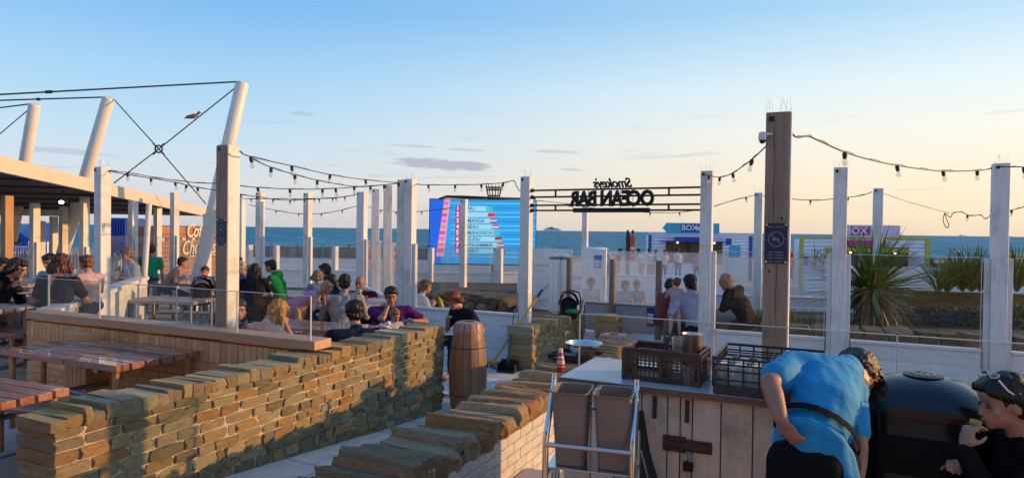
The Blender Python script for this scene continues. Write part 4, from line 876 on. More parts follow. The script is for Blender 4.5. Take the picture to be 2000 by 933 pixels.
festoon('festoon string leaving the picture at the top right', [(1950,326,7.3),(1975,326,7),(2000,327,6.8),(2060,340,6.5)], (1998,), r=.006)
festoon('far festoon string behind the black bar sign', [(1040,391,15),(1100,397,15.2),(1180,409,15),(1270,415,14.6),(1335,414,14),(1392,403,13.6)], (1115,1268,1330), r=.006, bs=.9)
festoon('far festoon string rising to the post before the blue kiosk', [(1392,404,13.4),(1430,392,13.3),(1481,380,13.2),(1500,384,13.1),(1583,391,12.6),(1630,388,12.2),(1680,382,11.8),(1703,375,11.6)], (1460,1583,1656), r=.007, bs=.9)
festoon('far thin wire falling to a tangled loop', [(1725,378,11.5),(1780,396,11.4),(1845,414,11.3),(1857,417,11.2)], (), r=.003)
festoon('tangled festoon cable hanging in a loop near the right post', [(1845,416,11.2),(1842,430,11.2),(1848,444,11.2),(1853,440,11.2),(1846,418,11.2),(1856,424,11.2),(1862,416,11.2),(1877,414,11.2),(1895,421,11),(1915,420,10.9),(1925,427,10.8),(1937,418,10.7)], (1890,), r=.0065, bs=.9)
festoon('far festoon string right of the last post', [(1968,412,10.6),(1985,408,10.5),(2010,402,10.4),(2060,395,10.3)], (1976,), r=.0065, bs=.9)
# ================================================================ PICNIC TABLES
def picnic(label, loc, rz, L=1.75, Wd=.9, z=0, n=6, m_='redwood', benches=(-1,1), top=.75, legs='rusty', group='picnic tables', bl=None, split=False, bench_off=.3):
    t = thing('picnic_table', label, 'table', (loc[0], loc[1], z), rz, group); sw = Wd/n
    for i in range(n):
        y = -Wd/2+i*sw
        if split: MB().box(-L/2, .12, y+.01, y+sw-.01, top-.058, top, ch=.005).build('slat', W[m_], t); MB().box(.128, L/2, y+.01, y+sw-.01, top-.058, top+.001, ch=.005).build('slat', W[m_], t)
        else: MB().box(-L/2, L/2, y+.01, y+sw-.01, top-.055, top, ch=.005).build('slat', W[m_], t)
    for sx_ in (-1,1):
        MB().box(sx_*(L/2-.3)-.03, sx_*(L/2-.3)+.03, -Wd/2+.03, Wd/2-.03, top-.09, top-.059).build('batten', W['galv'], t)
        for sy_ in (-1,1): MB().cyl((sx_*(L/2-.09), sy_*(Wd/2-.07), 0), (sx_*(L/2-.09), sy_*(Wd/2-.07), top-.043), .028, n=12).build('leg', W[legs], t)
        MB().cyl((sx_*(L/2-.3), -Wd/2-bench_off-.1, .3), (sx_*(L/2-.3), Wd/2+bench_off+.1, .3), .024, n=10).build('cross_tube', W['galv'], t)
        MB().cyl((sx_*(L/2-.3), -.2, 0), (sx_*(L/2-.3), -.2, top-.043), .026, n=10).build('leg', W[legs], t)
        MB().sph((sx_*(L/2-.3), -.2, .3), .04, 10, 8).build('tube_clamp', W['galv'], t)
    MB().cyl((-L/2+.3, 0, .3), (L/2-.3, 0, .3), .024, n=10).build('cross_tube', W['galv'], t)
    for s_ in benches:
        b_ = (bl or L)
        for i in range(2):
            y = s_*(Wd/2+bench_off)+(i-1)*.15; MB().box(-b_/2, b_/2, y+.004, y+.146, .41, .45, ch=.005).build('bench_slat', W[m_], t)
        for sx_ in (-1,1): MB().cyl((sx_*(b_/2-.25), s_*(Wd/2+bench_off), 0), (sx_*(b_/2-.25), s_*(Wd/2+bench_off), .41), .026, n=10).build('bench_leg', W[legs], t)
    return t
def gp2(u, v): q = G(u, v); return (q.x, q.y)
W['paletable'] = mat('silvered_red_wood', (.34,.18,.12), .4, col2=(.48,.38,.32), scale=4, stretch=(.7,8,8), bump=.0015, rand=.15)
picnic('red varnished picnic table on bronze tube legs, nearest at left', gp2(-6.15, 4.07)[:2], -TH, L=1.66, Wd=.85, split=True, z=.07)
tq = on(-40, 598, .75+.25); picnic('picnic table with silvered slats beside the glass corner at far left', (tq.x-.1, tq.y+.1), -TH, L=1.3, Wd=.6, n=5, z=.25, benches=(), m_='paletable', group='picnic tables')
picnic('red picnic table cut off by the left edge, nearest the stone wall end', gp2(-5.72, 2.72), -TH+R(2), z=.06, L=1.6, Wd=.6, n=5, benches=(1,))
picnic('red picnic table seen behind the one on bronze legs', gp2(-9.2, 4.9), -TH, L=1.6, Wd=.8, n=5, z=0, top=.73)
tq = on(335, 583, .75); picnic('picnic table with red slats seen through glass by the ramp wall', (tq.x, tq.y), R(-6), L=1.25, Wd=.75, n=5, m_='paletable', legs='galv', bench_off=.24)
tq = on(340, 553, .75); picnic('thin edged dark table further behind the ramp wall', (tq.x, tq.y+.3), R(2), L=1.6, Wd=.8, n=5, legs='galv')
tq = on(568, 560, .75); picnic('pale topped table beside the woman in green', (tq.x, tq.y+.3), R(-5), L=1.5, Wd=.8, n=5, m_='paletable', legs='galv')
tq = on(700, 590, .8); picnic('dark table between the seated men', (tq.x+.1, tq.y), R(65), L=1.5, Wd=.75, n=5, m_='paletable', top=.8, legs='galv')
tq = on(60, 548, 1.1); picnic('table shared by the diners on the raised deck', (tq.x-.1, tq.y), R(-20), L=1.3, Wd=.8, n=5, z=.35, m_='paletable', legs='galv')
tq = on(690, 640, .7); picnic('dark picnic table of the man in navy and the blonde woman', (tq.x-.55, tq.y+.1), R(-20), L=1.6, Wd=.7, n=5, top=.72, legs='galv', benches=(1,))
# ================================================================ BARREL BINS
bwood = mat('barrel_wood_plastic', (.36,.18,.09), .5, col2=(.26,.125,.06), scale=3, stretch=(5,5,.6), bump=.0015, rand=.08); blid = mat('barrel_lid', (.42,.24,.17), .5, col2=(.34,.19,.13), scale=4)
hoop = mat('dark_hoop', (.05,.03,.025), .5)
def barrel(label, loc, h, r):
    t = thing('barrel_bin', label, 'bin', tuple(loc), 0, 'barrel bins'); n = 14
    def rr(z): q = z/(h*.86); return r*(1-.17*(2*q-.85)**2)
    for k in range(n):
        a0, a1 = 2*pi*k/n+.012, 2*pi*(k+1)/n-.012; mb = MB(); vs = []
        for j in range(9):
            z = .03+(h*.84)*j/8; R_ = rr(z)
            for a in (a0, (a0+a1)/2, a1): vs.append((cos(a)*R_, sin(a)*R_, z))
            for a in (a0, (a0+a1)/2, a1): vs.append((cos(a)*(R_-.02), sin(a)*(R_-.02), z))
        fs = []
        for j in range(8):
            b_ = j*6; c_ = b_+6
            fs += [(b_,b_+1,c_+1,c_),(b_+1,b_+2,c_+2,c_+1),(b_+4,b_+3,c_+3,c_+4),(b_+5,b_+4,c_+4,c_+5),(b_+3,b_,c_,c_+3),(b_+2,b_+5,c_+5,c_+2)]
        mb.add(vs, fs); mb.build('stave', bwood, t)
    MB().lathe([(r*.8,0),(r*.84,.015),(r*.82,.04)], 28).build('base', W['dark'], t); MB().lathe([(rr(.1)-.012,.03),(rr(h*.4)-.014,h*.4),(rr(h*.8)-.014,h*.86)], 28).build('liner', hoop, t)
    for z in (.17*h, .70*h): MB().lathe([(rr(z)-.004,z-.006),(rr(z)+.003,z-.005),(rr(z)+.003,z+.005),(rr(z)-.004,z+.006)], 28, cap=False).build('hoop', hoop, t)
    z0 = h*.865; R0 = rr(z0)+.004
    MB().lathe([(R0-.01,z0-.01),(R0,z0),(R0*.985,z0+.03),(R0*.95,z0+.07),(R0*.86,z0+.105),(R0*.6,z0+.12),(R0*.42,z0+.118),(R0*.41,z0+.09)], 28, cap=False).build('lid', blid, t)
    MB().lathe([(.001,z0+.086),(R0*.43,z0+.092)], 24).build('opening', W['dark'], t)
    for k in range(n): a = 2*pi*k/n; MB().tube([(cos(a)*(R0+.001), sin(a)*(R0+.001), z0+.005),(cos(a)*R0*.965, sin(a)*R0*.965, z0+.066),(cos(a)*R0*.87, sin(a)*R0*.87, z0+.105)], .003, 4).build('lid_groove', hoop, t)
bq = on(913, 795, 0); barrel('brown barrel shaped bin standing at the end of the long stone wall', (bq.x, bq.y, 0), .985, .215)
bq = at(1197, 640, 8.75); barrel('low barrel top with a pinkish lid beyond the coping stones', (bq.x, bq.y, -.02), .64, .25)
# ================================================================ BROOM AND BITS BY THE FENCE
yel = mat('yellow_plastic', (.55,.4,.02), .45); t = thing('broom', 'yellow handled broom leaning on the short stone wall', 'broom', tuple(on(962,718,.0)))
h0 = on(962,718,.06); h1 = at(1062,566,9.5)
MB().cyl((0,0,.08), tuple(h1-h0+Vector((0,0,.04))), .014, n=10).build('handle', yel, t); q = (h1-h0)
MB().cyl(tuple(q*.9+Vector((0,0,.04))), tuple(q*1.0+Vector((0,0,.04))), .018, n=10).build('grip', W['dark'], t)
MB().box(-.17,.17,-.03,.03,.06,.11, ch=.01, M=Matrix.Rotation(R(-35),4,'Z')).build('broom_head', yel, t)
mb = MB()
for i in range(40): x_ = rnd.uniform(-.16,.16); y_ = rnd.uniform(-.025,.025); mb.cyl((x_,y_,.062),(x_*1.06+rnd.uniform(-.01,.01),y_*1.6,.0),.004,n=4, M=Matrix.Rotation(R(-35),4,'Z'))
mb.build('bristles', W['dark'], t)
bl_ = mat('blue_handle', (.03,.07,.2), .5); q0 = on(992,722,.02)
t = thing('dustpan', 'black long handled dustpan with a thin blue pole against the white fence', 'dustpan', (q0.x, q0.y, 0), R(-20))
MB().cyl((0,0,.1),(0,.25,.86),.011,n=10).build('handle', bl_, t); MB().prism([(-.13,-.12),(.13,-.12),(.13,.1),(-.13,.1)], 0, .02).build('pan', W['dark'], t); MB().box(-.13,.13,.06,.1,.02,.16, ch=.01).build('pan_hood', W['dark'], t)
for s_ in (-1,1): MB().box(s_*.125-.005,s_*.125+.005,-.1,.1,.02,.12).build('pan_side', W['dark'], t)
# ================================================================ KITCHEN COUNTER
cu = thing('kitchen_counter', 'cream boarded outdoor counter with a pale steel top and rusty bolts', 'counter', tuple(G(-1.26,3.44,.28)), -TH)
cboard = mat('cream_stained_board', (.8,.66,.48), .65, col2=(.7,.56,.4), scale=3, stretch=(8,8,.6), bump=.0015, rand=.06, dirt=.7, dirtcol=(.17,.1,.05))
ctop = mat('pale_counter_top', (.5,.5,.52), .22, col2=(.43,.42,.42), scale=4, bump=.0008, spec=.6); cedge = mat('bare_counter_edge', (.24,.14,.09), .6, col2=(.17,.1,.06), scale=5, stretch=(.6,6,6))
MB().box(-.02, 1.42, -.03, .62, .898, .922, ch=.003).build('worktop', ctop, cu); MB().box(-.015, 1.415, -.034, -.0301, .885, .92).build('front_edge', cedge, cu); MB().box(-.0245,-.0203,-.03,.615,.885,.92).build('side_edge', cedge, cu)
bw_ = (.0,.155,.285,.43,.565,.63,.69,.83,.98,1.12,1.26,1.40)
for a, b_ in zip(bw_, bw_[1:]): MB().box(a+.003, b_-.003, 0, .02, .02, .884, ch=.003).build('door_board' if .42 < a < .97 else 'board', cboard, cu)
MB().box(0,1.4,.021,.03,.02,.88).build('back_panel', W['dark'], cu); 
for k in range(4): MB().box(0,.02,.03+k*.14,.165+k*.14,.02,.884, ch=.003).build('side_board', cboard, cu)
rus = mat('rusty_iron', (.07,.035,.025), .75, col2=(.13,.06,.03), scale=22, bump=.002)
for x_ in (.50,.665): MB().box(x_-.011,x_+.011,-.012,0,.755,.87,ch=.004).build('handle_plate', rus, cu); MB().box(x_-.005,x_+.005,-.03,-.012,.77,.855,ch=.002).build('handle', rus, cu)
MB().box(.545,.66,-.012,0,.6,.68,ch=.003).build('bolt_plate', rus, cu); MB().box(.56,.78,-.026,-.0125,.625,.655,ch=.003).build('bolt', rus, cu); MB().box(.66,.79,-.012,0,.61,.67,ch=.003).build('keeper', rus, cu)
MB().box(.655,.705,-.05,-.027,.52,.57,ch=.006).build('padlock', W['blackmetal'], cu); MB().tube([(.665,-.038,.57),(.665,-.038,.6),(.68,-.038,.615),(.695,-.038,.6),(.695,-.038,.57)],.005,6).build('shackle', W['steel'], cu)
for x_ in (.43,.98,1.26): MB().box(x_-.02,x_+.02,-.004,0,.1,.14).build('stain_plate', rus, cu) if 0 else None
for k in range(4): MB().box(k*.34+.004, k*.34+.336, .64, .97, 0, .76, ch=.005).build('rear_sun_block', cboard, cu)  # hidden boxes added behind the counter to keep sun off the white bricks
# crate with handle
CR = 1.202
def counter_pt(px, py): q = on(px, py, CR); return q
crm = mat('brown_plastic_crate', (.085,.05,.038), .4, col2=(.06,.036,.028), scale=5)
q = counter_pt(1291, 748); cr = thing('cutlery_crate', 'brown plastic lattice crate with a centre handle on the counter', 'crate', tuple(q+D*.13), -TH-R(2))
w_, d_, h_ = .2, .125, .165
MB().box(-w_,w_,-d_,d_,0,.012,ch=.004).build('base', crm, cr)
for s_ in (-1,1):
    for ax in ('y','x'):
        mb = MB(); Lx = w_ if ax == 'y' else d_; n_b = 17 if ax == 'y' else 10
        def bb(a, b_, z0, z1, th=.004):
            if ax == 'y': mb.box(a, b_, s_*d_-th, s_*d_+th, z0, z1)
            else: mb.box(s_*w_-th, s_*w_+th, a, b_, z0, z1)
        bb(-Lx, Lx, 0, .03); bb(-Lx, Lx, h_-.03, h_)
        for k in range(n_b+1): x_ = -Lx+2*Lx*k/n_b; bb(x_-.0028, x_+.0028, .028, h_-.028, .003)
        for z in (.062,.095,.128): bb(-Lx, Lx, z-.003, z+.003, .0035)
        mb.build('lattice_side', crm, cr)
for a in (-1,1):
    for b_ in (-1,1): MB().box(a*w_-.011,a*w_+.011,b_*d_-.011,b_*d_+.011,0,h_,ch=.004).build('corner', crm, cr)
MB().tube([(-w_,-d_,h_),(w_,-d_,h_),(w_,d_,h_),(-w_,d_,h_)], .011, 8, closed=True).build('rim', crm, cr)
MB().box(-.005,.005,-d_,d_,.01,h_-.01).build('divider', crm, cr); MB().tube([(-.0,-d_*.0,h_-.02),(0,0,h_+.03),(0,0,h_+.065)],[.012,.011,.013],10).build('handle', crm, cr)
MB().tube([(0,-d_,h_-.01),(0,-d_-.006,.02)], .01, 8).build('handle_rib', crm, cr)
pot = thing('steel_pot', 'tall coppery lit steel pot standing in the brown crate', 'pot', tuple(cr.location+Vector(E)*.13+Vector(D)*.03+Vector((0,0,.013))))
MB().lathe([(.05,0),(.053,.004),(.053,.235),(.055,.238),(.053,.24),(.05,.236),(.05,.01),(.001,.008)], 32, cap=False).build('pan', mat('brushed_warm_steel', (.72,.58,.45), .38, metal=1), pot)
cl_ = glassmat('drinking_glass', (.9,.92,.92), haze=.12, hazecol=(.8,.8,.8))
def tumbler(label, loc, r=.035, h=.11, name='drinking_glass', group=None, rz=0):
    t = thing(name, label, 'glass', tuple(loc), rz, group); MB().lathe([(.001,0),(r*.8,0),(r,h),(r-.003,h),(r*.8-.003,.008),(.001,.008)], 18, cap=False).build('bowl', cl_, t); return t
j = tumbler('clear jug with a pouring lip beside the steel pot', cr.location+Vector(E)*.06+Vector(D)*.06+Vector((0,0,.02)), .045, .2, 'glass_jug'); MB().tube([(-.045,0,.17),(-.075,0,.15),(-.07,0,.08),(-.042,0,.06)],.006,6).build('handle', cl_, j); 
tumbler('empty clear tumbler standing before the crate corner', counter_pt(1344, 752), .036, .105)
tumbler('clear tumbler standing behind the crate', cr.location+Vector(E)*.24+Vector(D)*.06, .036, .13)
# glass rack
rkm = mat('dark_grey_rack_plastic', (.035,.035,.04), .4)
q = counter_pt(1392, 768); rk = thing('glass_rack', 'dark grid glasswasher rack full of upturned tumblers on the counter', 'rack', tuple(q), -TH-R(1))
RW, RD, RH = .5, .46, .18
MB().box(0,RW,0,RD,0,.05,ch=.006).build('tray', rkm, rk)
for (p, q_) in (((0,0),(RW,0)),((RW,0),(RW,RD)),((0,RD),(RW,RD)),((0,0),(0,RD))):
    mb = MB(); p, q_ = Vector((*p,0)), Vector((*q_,0)); n_b = 7
    for z in (.075,.12,.15,RH): mb.cyl(p+Vector((0,0,z)), q_+Vector((0,0,z)), .005 if z < RH else .008, n=6)
    for k in range(n_b+1): a = p.lerp(q_, k/n_b); mb.cyl(a+Vector((0,0,.04)), a+Vector((0,0,RH)), .005, n=6)
    mb.build('grid_side', rkm, rk)
mb = MB()
for k in range(1,6): mb.cyl((RW*k/6,0,.15),(RW*k/6,RD,.15),.004,n=5); mb.cyl((0,RD*k/6,.15),(RW,RD*k/6,.15),.004,n=5)
mb.build('divider_grid', rkm, rk)
tm_ = MB().lathe([(.036,0),(.029,.1),(.001,.1)], 16, cap=False).mesh('bowl', cl_)
Rk = Matrix.Translation(rk.location) @ Matrix.Rotation(-TH-R(1), 4, 'Z')
for i in range(6):
    for k in range(3):
        t = thing('drinking_glass', 'upturned clear tumbler standing in the dark washing rack', 'glass', tuple(Rk @ Vector((RW*(i+.5)/6, RD*(k+.5)/6, .052))), 0, 'tumblers in the washing rack'); link('bowl', tm_, t)
# bowl, tray, paper, ketchup on the coping
q = at(1128, 702, 6.45); zc0 = .765
t = thing('wooden_tray', 'worn wooden tray under the steel bowl on the coping', 'tray', (q.x, q.y, zc0), -TH)
MB().box(-.24,.24,-.17,.17,0,.02,ch=.004).build('base', cedge, t)
for a in (-1,1): MB().box(-.24,.24,a*.17-.008,a*.17+.008,.0,.055,ch=.004).build('edge', W['dark'], t); MB().box(a*.24-.008,a*.24+.008,-.16,.16,0,.055,ch=.004).build('edge', W['dark'], t)
t = thing('paper_menu', 'sheet of pale paper lying in the wooden tray', 'paper', (q.x-.12, q.y-.05, zc0+.024), R(-15)); MB().box(-.09,.09,-.08,.08,0,.003).build('sheet', mat('paper', (.6,.62,.66), .7), t)
t = thing('mixing_bowl', 'wide stainless steel mixing bowl on the wooden tray', 'bowl', (q.x+.06, q.y+.02, zc0+.025))
MB().lathe([(.001,0),(.07,0),(.11,.025),(.15,.07),(.168,.118),(.182,.121),(.182,.125),(.165,.124),(.147,.075),(.108,.031),(.07,.006),(.001,.006)], 40, cap=False).build('bowl', W['steel'], t)
q = at(1095, 725, 5.9); red = mat('ketchup_red', (.42,.02,.012), .25); t = thing('ketchup_bottle', 'red sauce bottle with a pale label standing on the coping', 'bottle', (q.x, q.y, .745))
MB().lathe([(.001,0),(.03,0),(.034,.01),(.034,.085),(.03,.12),(.02,.15),(.0165,.175),(.001,.176)], 20, cap=False).build('bottle', red, t)
MB().lathe([(.0348,.052),(.0352,.054),(.0345,.09),(.0285,.126),(.0215,.148)], 20, cap=False).build('label', mat('cream_label', (.62,.5,.42), .5), t); MB().lathe([(.001,.21),(.016,.21),(.0175,.2),(.0175,.174),(.001,.174)], 18, cap=False).build('bottle_cap', mat('white_cap', (.7,.68,.64), .35), t)
MB().lathe([(.0352,.06),(.0356,.06),(.0356,.075),(.0352,.075)], 20, cap=False).build('label_band', red, t)
# ================================================================ TROLLEY WITH TWO GREY BINS
q = on(1154, 897, .93); tr = thing('bin_trolley', 'stainless tube trolley frame in front of the counter', 'trolley', (q.x, q.y, .28), -TH+R(9))
ch_ = mat('polished_steel_tube', (.66,.63,.6), .14, metal=1); hw = .2
for s_ in (-1,1):
    MB().tube([(s_*hw,.10,1.02),(s_*hw,.09,.98),(s_*hw,-.03,.82),(s_*hw,-.08,.74),(s_*hw,-.085,.35),(s_*hw,-.08,.05)], .014, 12).build('side_tube', ch_, tr)
    MB().tube([(s_*(hw-.03),-.03,.6),(s_*(hw-.03),-.03,.06)], .012, 10).build('side_tube', ch_, tr); MB().tube([(s_*hw,.2,.75),(s_*hw,.2,.06)], .012, 10).build('side_tube', ch_, tr)
    MB().tube([(s_*hw,-.08,.58),(s_*hw,.2,.58)], .01, 8).build('rail', ch_, tr)
    for y_ in (-.08,.2): MB().cyl((s_*hw-.012,y_,.03),(s_*hw+.012,y_,.03),.03,n=14).build('castor', W['dark'], tr)
MB().tube([(-hw,-.088,.74-.01),(hw,-.088,.73)], .012, 10).build('rail', ch_, tr)
for z in (.62,.6): MB().box(-hw,hw,-.07,.2,z-.003,z) if 0 else None
MB().box(-hw,hw,-.07,.2,.612,.62,ch=.002).build('shelf', ch_, tr); MB().box(-hw,hw,-.07,.2,.25,.258,ch=.002).build('shelf', ch_, tr); MB().tube([(-hw,.2,.84),(hw,.2,.84)], .01, 8).build('rail', ch_, tr)
gb_ = mat('taupe_plastic_bin', (.26,.205,.16), .45, col2=(.22,.175,.135), scale=4)
def rrect(hx, hy, r, n=5):
    out = []
    for cx, cy, a0 in ((hx-r,hy-r,0),(-hx+r,hy-r,90),(-hx+r,-hy+r,180),(hx-r,-hy+r,270)):
        for k in range(n+1): a = R(a0+90*k/n); out.append((cx+r*cos(a), cy+r*sin(a)))
    return out
def loft(mb, rings):
    n = len(rings[0][0]); vs = [(x, y, z) for ring, z in rings for x, y in ring]
    mb.add(vs, [(i*n+k, i*n+(k+1)%n, (i+1)*n+(k+1)%n, (i+1)*n+k) for i in range(len(rings)-1) for k in range(n)]+[tuple(range(n))[::-1], tuple(range((len(rings)-1)*n, len(rings)*n))]); return mb
for s_, lb in ((-1,'left taupe bin hanging in the steel trolley'),(1,'right taupe bin hanging in the steel trolley, next to the counter')):
    Mx = Matrix.Translation(tr.location) @ Matrix.Rotation(-TH+R(9), 4, 'Z'); t = thing('waste_bin', lb, 'bin', tuple(Mx @ Vector((s_*.1,.05,.622))), -TH+R(9))
    loft(MB(), [(rrect(.066,.082,.03),0),(rrect(.086,.105,.035),.335),(rrect(.093,.112,.038),.34),(rrect(.093,.112,.038),.348),(rrect(.083,.102,.034),.345),(rrect(.064,.08,.028),.01)]).build('tub', gb_, t)
    MB().box(-.055,.055,-.07,.07,.012,.15).build('liner_bag', W['dark'], t)
# ================================================================ BLACK DOMED LITTER BIN
q = at(1803, 730, 3.27); lb_ = thing('litter_bin', 'big black litter bin with a shiny domed lid behind the bent man', 'bin', (q.x, q.y, .28), -TH-R(4))
bp_ = mat('black_bin_plastic', (.008,.009,.012), .22, spec=.5); hx, hy = .275, .25
loft(MB(), [(rrect(hx*.9,hy*.9,.1,7),0),(rrect(hx*.96,hy*.96,.12,7),.3),(rrect(hx,hy,.13,7),.86)]).build('body', bp_, lb_)
loft(MB(), [(rrect(hx*1.02,hy*1.02,.14,7),.862),(rrect(hx*1.03,hy*1.03,.14,7),.885),(rrect(hx*.97,hy*.97,.15,7),.93),(rrect(hx*.84,hy*.84,.16,7),.975),(rrect(hx*.62,hy*.62,.15,7),1.01),(rrect(hx*.35,hy*.35,.08,7),1.03)]).build('lid', bp_, lb_, angle=60)
MB().lathe([(.085,1.028),(.09,1.036),(.07,1.04),(.001,1.041)], 26).build('stub_plate', W['blackmetal'], lb_)
for k in range(10): a = 2*pi*k/10; MB().cyl((cos(a)*.05,sin(a)*.05,1.04),(cos(a)*.05,sin(a)*.05,1.046),.006,n=6).build('stub_hole', W['steel'], lb_)
MB().box(-hx*.7,hx*.7,-hy-.004,-hy+.03,.6,.79,ch=.01).build('opening', mat('void_black', (.002,.002,.002), .9), lb_)
redp = mat('dim_red_print', (.12,.02,.02), .5)
MB().tube([(cos(a)*.05,-hy*.985-.003,.36+sin(a)*.05) for a in [2*pi*i/26 for i in range(26)]], .005, 6, closed=True).build('litter_symbol_ring', redp, lb_)
MB().box(-.028,-.018,-hy*.985-.006,-hy*.97,.325,.385).build('litter_symbol', redp, lb_); MB().box(-.012,.02,-hy*.985-.006,-hy*.97,.325,.35).build('litter_symbol', redp, lb_); MB().sph((-.02,-hy*.985-.004,.393),.009,8,6).build('litter_symbol', redp, lb_)
# pale block wall at bottom right
q = at(1985, 850, 3.25); t = thing('block_wall', 'short cream block wall at the bottom right behind the eating woman', 'wall', (q.x-.25, q.y, .28), -TH)
for c_ in range(5):
    for k in range(4): MB().box(k*.225-(.1 if c_ % 2 else 0)+.004, k*.225+.217-(.1 if c_ % 2 else 0), 0, .1, c_*.15+.004, c_*.15+.146, ch=.006).build('block', W['render'], t)
# black bag / parasol base in front of counter
t = thing('folded_parasol', 'folded black parasol leaning beside the steel trolley', 'parasol', (G(-.80,3.34).x, G(-.80,3.34).y, .28), -TH)
MB().tube([(-.02,0.05,.8),(0,.02,.6),(.05,0,.35),(.12,-.05,.02)], [.012,.035,.07,.11], 12).build('canopy_cloth', W['dark'], t); MB().tube([(.0,-.02,.62),(.2,-.1,0)],.006,6).build('rib', W['steel'], t)
# ================================================================ BACKGROUND: kiosks, gate, cabinet, totem, stalls
corr_w = mat('kiosk_white_board', (.78,.8,.88), .6, rand=.08); corr_b = mat('kiosk_blue_paint', (.02,.07,.38), .5); skyb = mat('kiosk_sky_blue', (.06,.4,.62), .5); inner = mat('kiosk_inside', (.13,.08,.05), .8); pinkp = mat('kiosk_pale_pink', (.72,.52,.7), .6)
mag = mat('kiosk_magenta', (.5,.04,.2), .5); yelp = mat('kiosk_yellow', (.5,.42,.02), .5); wpr = mat('white_print', (.8,.82,.85), .5)
def kiosk(label, pxl, pxr, Yl, Yr, ztop, frame, sign_m, sgn, serve, z0=-.72, depth=2.4):
    p, q = at(pxl, 440, Yl).xy.to_3d(), at(pxr, 440, Yr).xy.to_3d(); d = q-p; L = d.length; t = thing('kiosk', label, 'kiosk', (p.x, p.y, z0), math.atan2(d.y, d.x)); h = ztop-z0
    MB().box(.02, L-.02, .12, depth, 0, h-.05).build('shell', corr_w, t)
    for x_ in (0, L-.16): MB().box(x_, x_+.16, -.02, .12, 0, h).build('corner_post', frame, t)
    MB().box(-.02, L+.02, -.03, .12, h+.002, h+.09).build('roof_edge', corr_w if frame is corr_b else frame, t)
    s0_, s1_ = serve; a, b_ = s0_*L, s1_*L; n = 14
    for i in range(n):
        z = i*h/n
        if z+h/n < .95*1 or z > h*.86: MB().box(.17, L-.17, .03, .119, z+.03, z+h/n-.02).build('cladding_board', corr_w, t)
        else: 
            MB().box(.17, a, .03, .119, z+.03, z+h/n-.02).build('cladding_board', corr_w, t); MB().box(b_, L-.17, .03, .119, z+.03, z+h/n-.02).build('cladding_board', corr_w, t)
    MB().box(a, b_, .08, .125, .95, h*.86).build('serving_hatch', inner, t)
    return t, L, h
k1, L, h = kiosk('long blue framed beach kiosk with a serving hatch and blue BOX sign', 1267, 1470, 38.2, 37.4, 1.85, corr_b, skyb, 'BOX', (.17,.72))
kk = L/203
MB().box(.9*kk*20/.9*0+35*kk, 139*kk, -.1, .5, h+.1, h+.68, ch=.02).build('sign_box', skyb, k1); MB().prism([(35*kk,h+.2),(35*kk,h+.62),(30*kk,h+.45),(28*kk,h+.38)], -.08, .4, axis='y').build('sign_point', skyb, k1)
MB().box(64*kk, 112*kk, -.13, -.1, h+.18, h+.6).build('sign_plate', corr_b, k1)
text_on('BOX', .42, k1, face_y(80*kk, -.15, h+.4), wpr, .02, offset=.01); text_on('BBB', .25, k1, face_y(100*kk, -.15, h+.37), wpr, .02, offset=.012, spacing=.9)
MB().box(52*kk, 60*kk+60*kk, -.05, .02, h*.86, h*.955).build('hatch_sign', corr_b, k1); MB().box(24*kk,150*kk,-.5,.05,h*.85,h*.87).build('hatch_flap', corr_b, k1)
for x_ in (58,130): MB().sph((x_*kk, .06, h*.83), .05, 8, 6).build('lamp', emis('kiosk_lamp', (1,.8,.5), 5), k1)
MB().box(152*kk,163*kk,-.01,.03,h*.8,h*.93).build('square_board', corr_b, k1); MB().box(160*kk,180*kk,-.02,.03,h*.52,h*.78).build('menu_board', skyb, k1); MB().box(78*kk,82*kk,.0,.08,h*.4,h*.86).build('hatch_post', W['dark'], k1)
for i in range(22): x_ = rnd.uniform(26,148)*kk; MB().cyl((x_,.07,.95),(x_,.07,.95+rnd.uniform(.1,.3)),.035,n=8).build('bottle', (skyb, yelp, corr_w, W['dark'])[i % 4], k1)
k2, L, h = kiosk('yellow framed kiosk with a pale pink BOX sign behind the spiky plant', 1562, 1817, 31.4, 29.8, 1.78, yelp, pinkp, 'BOX', (.4,.85))
kk = L/255
MB().box(91*kk, 198*kk, -.1, .4, h+.1, h+.66, ch=.01).build('sign_box', pinkp, k2); MB().box(101*kk, 140*kk, -.13, -.1, h+.2, h+.57).build('sign_plate', mag, k2)
text_on('BOX 7', .43, k2, face_y(121*kk, -.15, h+.38), wpr, .02, offset=.008)
MB().box(85*kk, 172*kk, -.04, .02, h*.86, h*.985).build('hatch_sign', mag, k2); MB().box(52*kk, 212*kk, -.35, -.02, h*.77, h*.84).build('hatch_flap', yelp, k2)
for x_ in (102,158,188): MB().sph((x_*kk, -.2, h*.76), .05, 8, 6).build('lamp', emis('kiosk_lamp', (1,.8,.5), 5), k2)
MB().box(215*kk,240*kk,-.02,.03,h*.4,h*.75).build('menu_board', pinkp, k2); MB().box(8*kk,52*kk,-.02,.03,h*.35,h*.68).build('menu_board', pinkp, k2); MB().box(9*kk,19*kk,-.035,-.02,h*.5,h*.66).build('poster', corr_b, k2)
for i in range(8): MB().box(217*kk,238*kk*(1-rnd.random()*.05),-.03,-.02,h*(.44+i*.035),h*(.448+i*.035)).build('menu_line', W['dark'], k2)
for i in range(26): x_ = rnd.uniform(106,214)*kk; MB().sph((x_,.05,.95+rnd.uniform(.05,.5)), rnd.uniform(.06,.14), 8, 6).build('goods', (mag, inner, W['dark'], MATS['kiosk_pale_pink'])[i % 4], k2)
